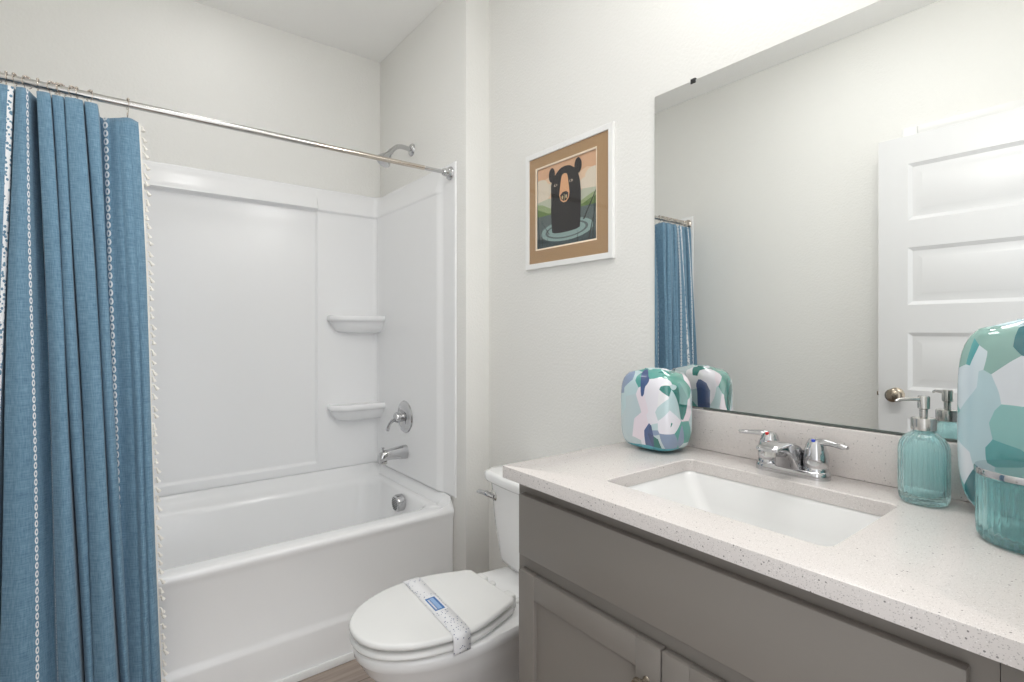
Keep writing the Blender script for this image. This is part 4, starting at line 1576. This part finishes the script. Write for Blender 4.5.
def build_dispenser():
    t = thing('soap_dispenser', 'ribbed aqua glass soap dispenser with a chrome pump', 'soap dispenser', (1.222, 0.302, ZT + 0.0005))
    bm = bmesh.new()
    N = 30 * 8
    out = [(0.031, 0.0), (0.036, 0.002), (0.0385, 0.007), (0.0395, 0.014), (0.0400, 0.03), (0.0400, 0.07), (0.0400, 0.096), (0.0394, 0.105), (0.037, 0.114), (0.032, 0.122), (0.026, 0.128), (0.021, 0.1315), (0.017, 0.134), (0.016, 0.138)]
    inn = [(0.013, 0.138), (0.014, 0.132), (0.018, 0.1285), (0.023, 0.125), (0.029, 0.119), (0.0335, 0.1115), (0.036, 0.104), (0.0366, 0.096), (0.0366, 0.07), (0.0366, 0.03), (0.036, 0.020), (0.030, 0.014), (0.0005, 0.012)]

    def rings(prof, dep):
        rr = []
        for r, h in prof:
            ring = []
            amp = dep * sstep(0.003, 0.012, h) * sstep(0.135, 0.120, h)
            for k in range(N):
                a = 2 * PI * k / N
                q = r - amp * (1 - abs(math.sin(15 * a)))
                ring.append((q * math.cos(a), q * math.sin(a), h))
            rr.append(ring)
        return rr
    loft(bm, rings(out, 0.0022) + rings(inn, 0.0), True, True)
    finish('bottle', bm, M['aqua'], t, smooth=80)
    bm = bmesh.new()
    lathe(bm, [(0.0145, 0.1365), (0.0195, 0.1375), (0.0200, 0.140), (0.0200, 0.157), (0.0190, 0.160), (0.0145, 0.1615), (0.009, 0.162), (0.0005, 0.162)], 32)
    finish('collar', bm, M['satin'], t)
    bm = bmesh.new()
    lathe(bm, [(0.0065, 0.1615), (0.0065, 0.176), (0.0095, 0.178), (0.0098, 0.199), (0.0085, 0.2015), (0.0005, 0.202)], 24)
    pu = finish('pump_head', bm, M['satin'], t)
    bm = bmesh.new()
    d = Vector((-0.74, 0.62, 0)).normalized()
    tube(bm, [Vector((0, 0, 0.195)), d * 0.02 + Vector((0, 0, 0.1955)), d * 0.044 + Vector((0, 0, 0.1945)), d * 0.052 + Vector((0, 0, 0.191))], [0.0042, 0.0038, 0.0030, 0.0024], 12)
    finish('nozzle', bm, M['satin'], pu)
    bm = bmesh.new()
    tube(bm, [(0, 0, 0.020), (0.002, 0, 0.137)], 0.0028, 10)
    finish('dip_tube', bm, mk_glass('dip_tube_plastic', (0.93, 0.96, 0.96), 0.15), t)


build_dispenser()


def build_canister():
    t = thing('lidded_jar', 'short ribbed aqua glass jar with a chrome lid and round knob', 'jar', (1.110, 0.135, ZT + 0.0005))
    bm = bmesh.new()
    N = 40 * 8
    out = [(0.060, 0.0), (0.066, 0.002), (0.0695, 0.007), (0.0705, 0.014), (0.0710, 0.03), (0.0710, 0.06), (0.0710, 0.094), (0.0700, 0.099), (0.0685, 0.1005)]
    inn = [(0.0655, 0.1005), (0.0655, 0.09), (0.0655, 0.05), (0.0650, 0.025), (0.062, 0.014), (0.052, 0.011), (0.0005, 0.010)]

    def rings(prof, dep):
        rr = []
        for r, h in prof:
            ring = []
            amp = dep * sstep(0.004, 0.014, h) * sstep(0.1, 0.092, h)
            for k in range(N):
                a = 2 * PI * k / N
                q = r - amp * (1 - abs(math.sin(20 * a)))
                ring.append((q * math.cos(a), q * math.sin(a), h))
            rr.append(ring)
        return rr
    loft(bm, rings(out, 0.0028) + rings(inn, 0.0), True, True)
    finish('jar_body', bm, M['aqua_deep'], t, smooth=80)
    bm = bmesh.new()
    lathe(bm, [(0.0005, 0.1012), (0.070, 0.1012), (0.0728, 0.1025), (0.0728, 0.110), (0.0715, 0.1125), (0.066, 0.1135), (0.02, 0.1150), (0.0005, 0.1152)], 64)
    ld = finish('lid', bm, M['chrome'], t)
    bm = bmesh.new()
    lathe(bm, [(0.007, 0.1148), (0.005, 0.119), (0.0065, 0.123), (0.0105, 0.127), (0.0125, 0.132), (0.0105, 0.1375), (0.005, 0.140), (0.0005, 0.1405)], 24)
    finish('lid_knob', bm, M['nickel'], ld)


build_canister()
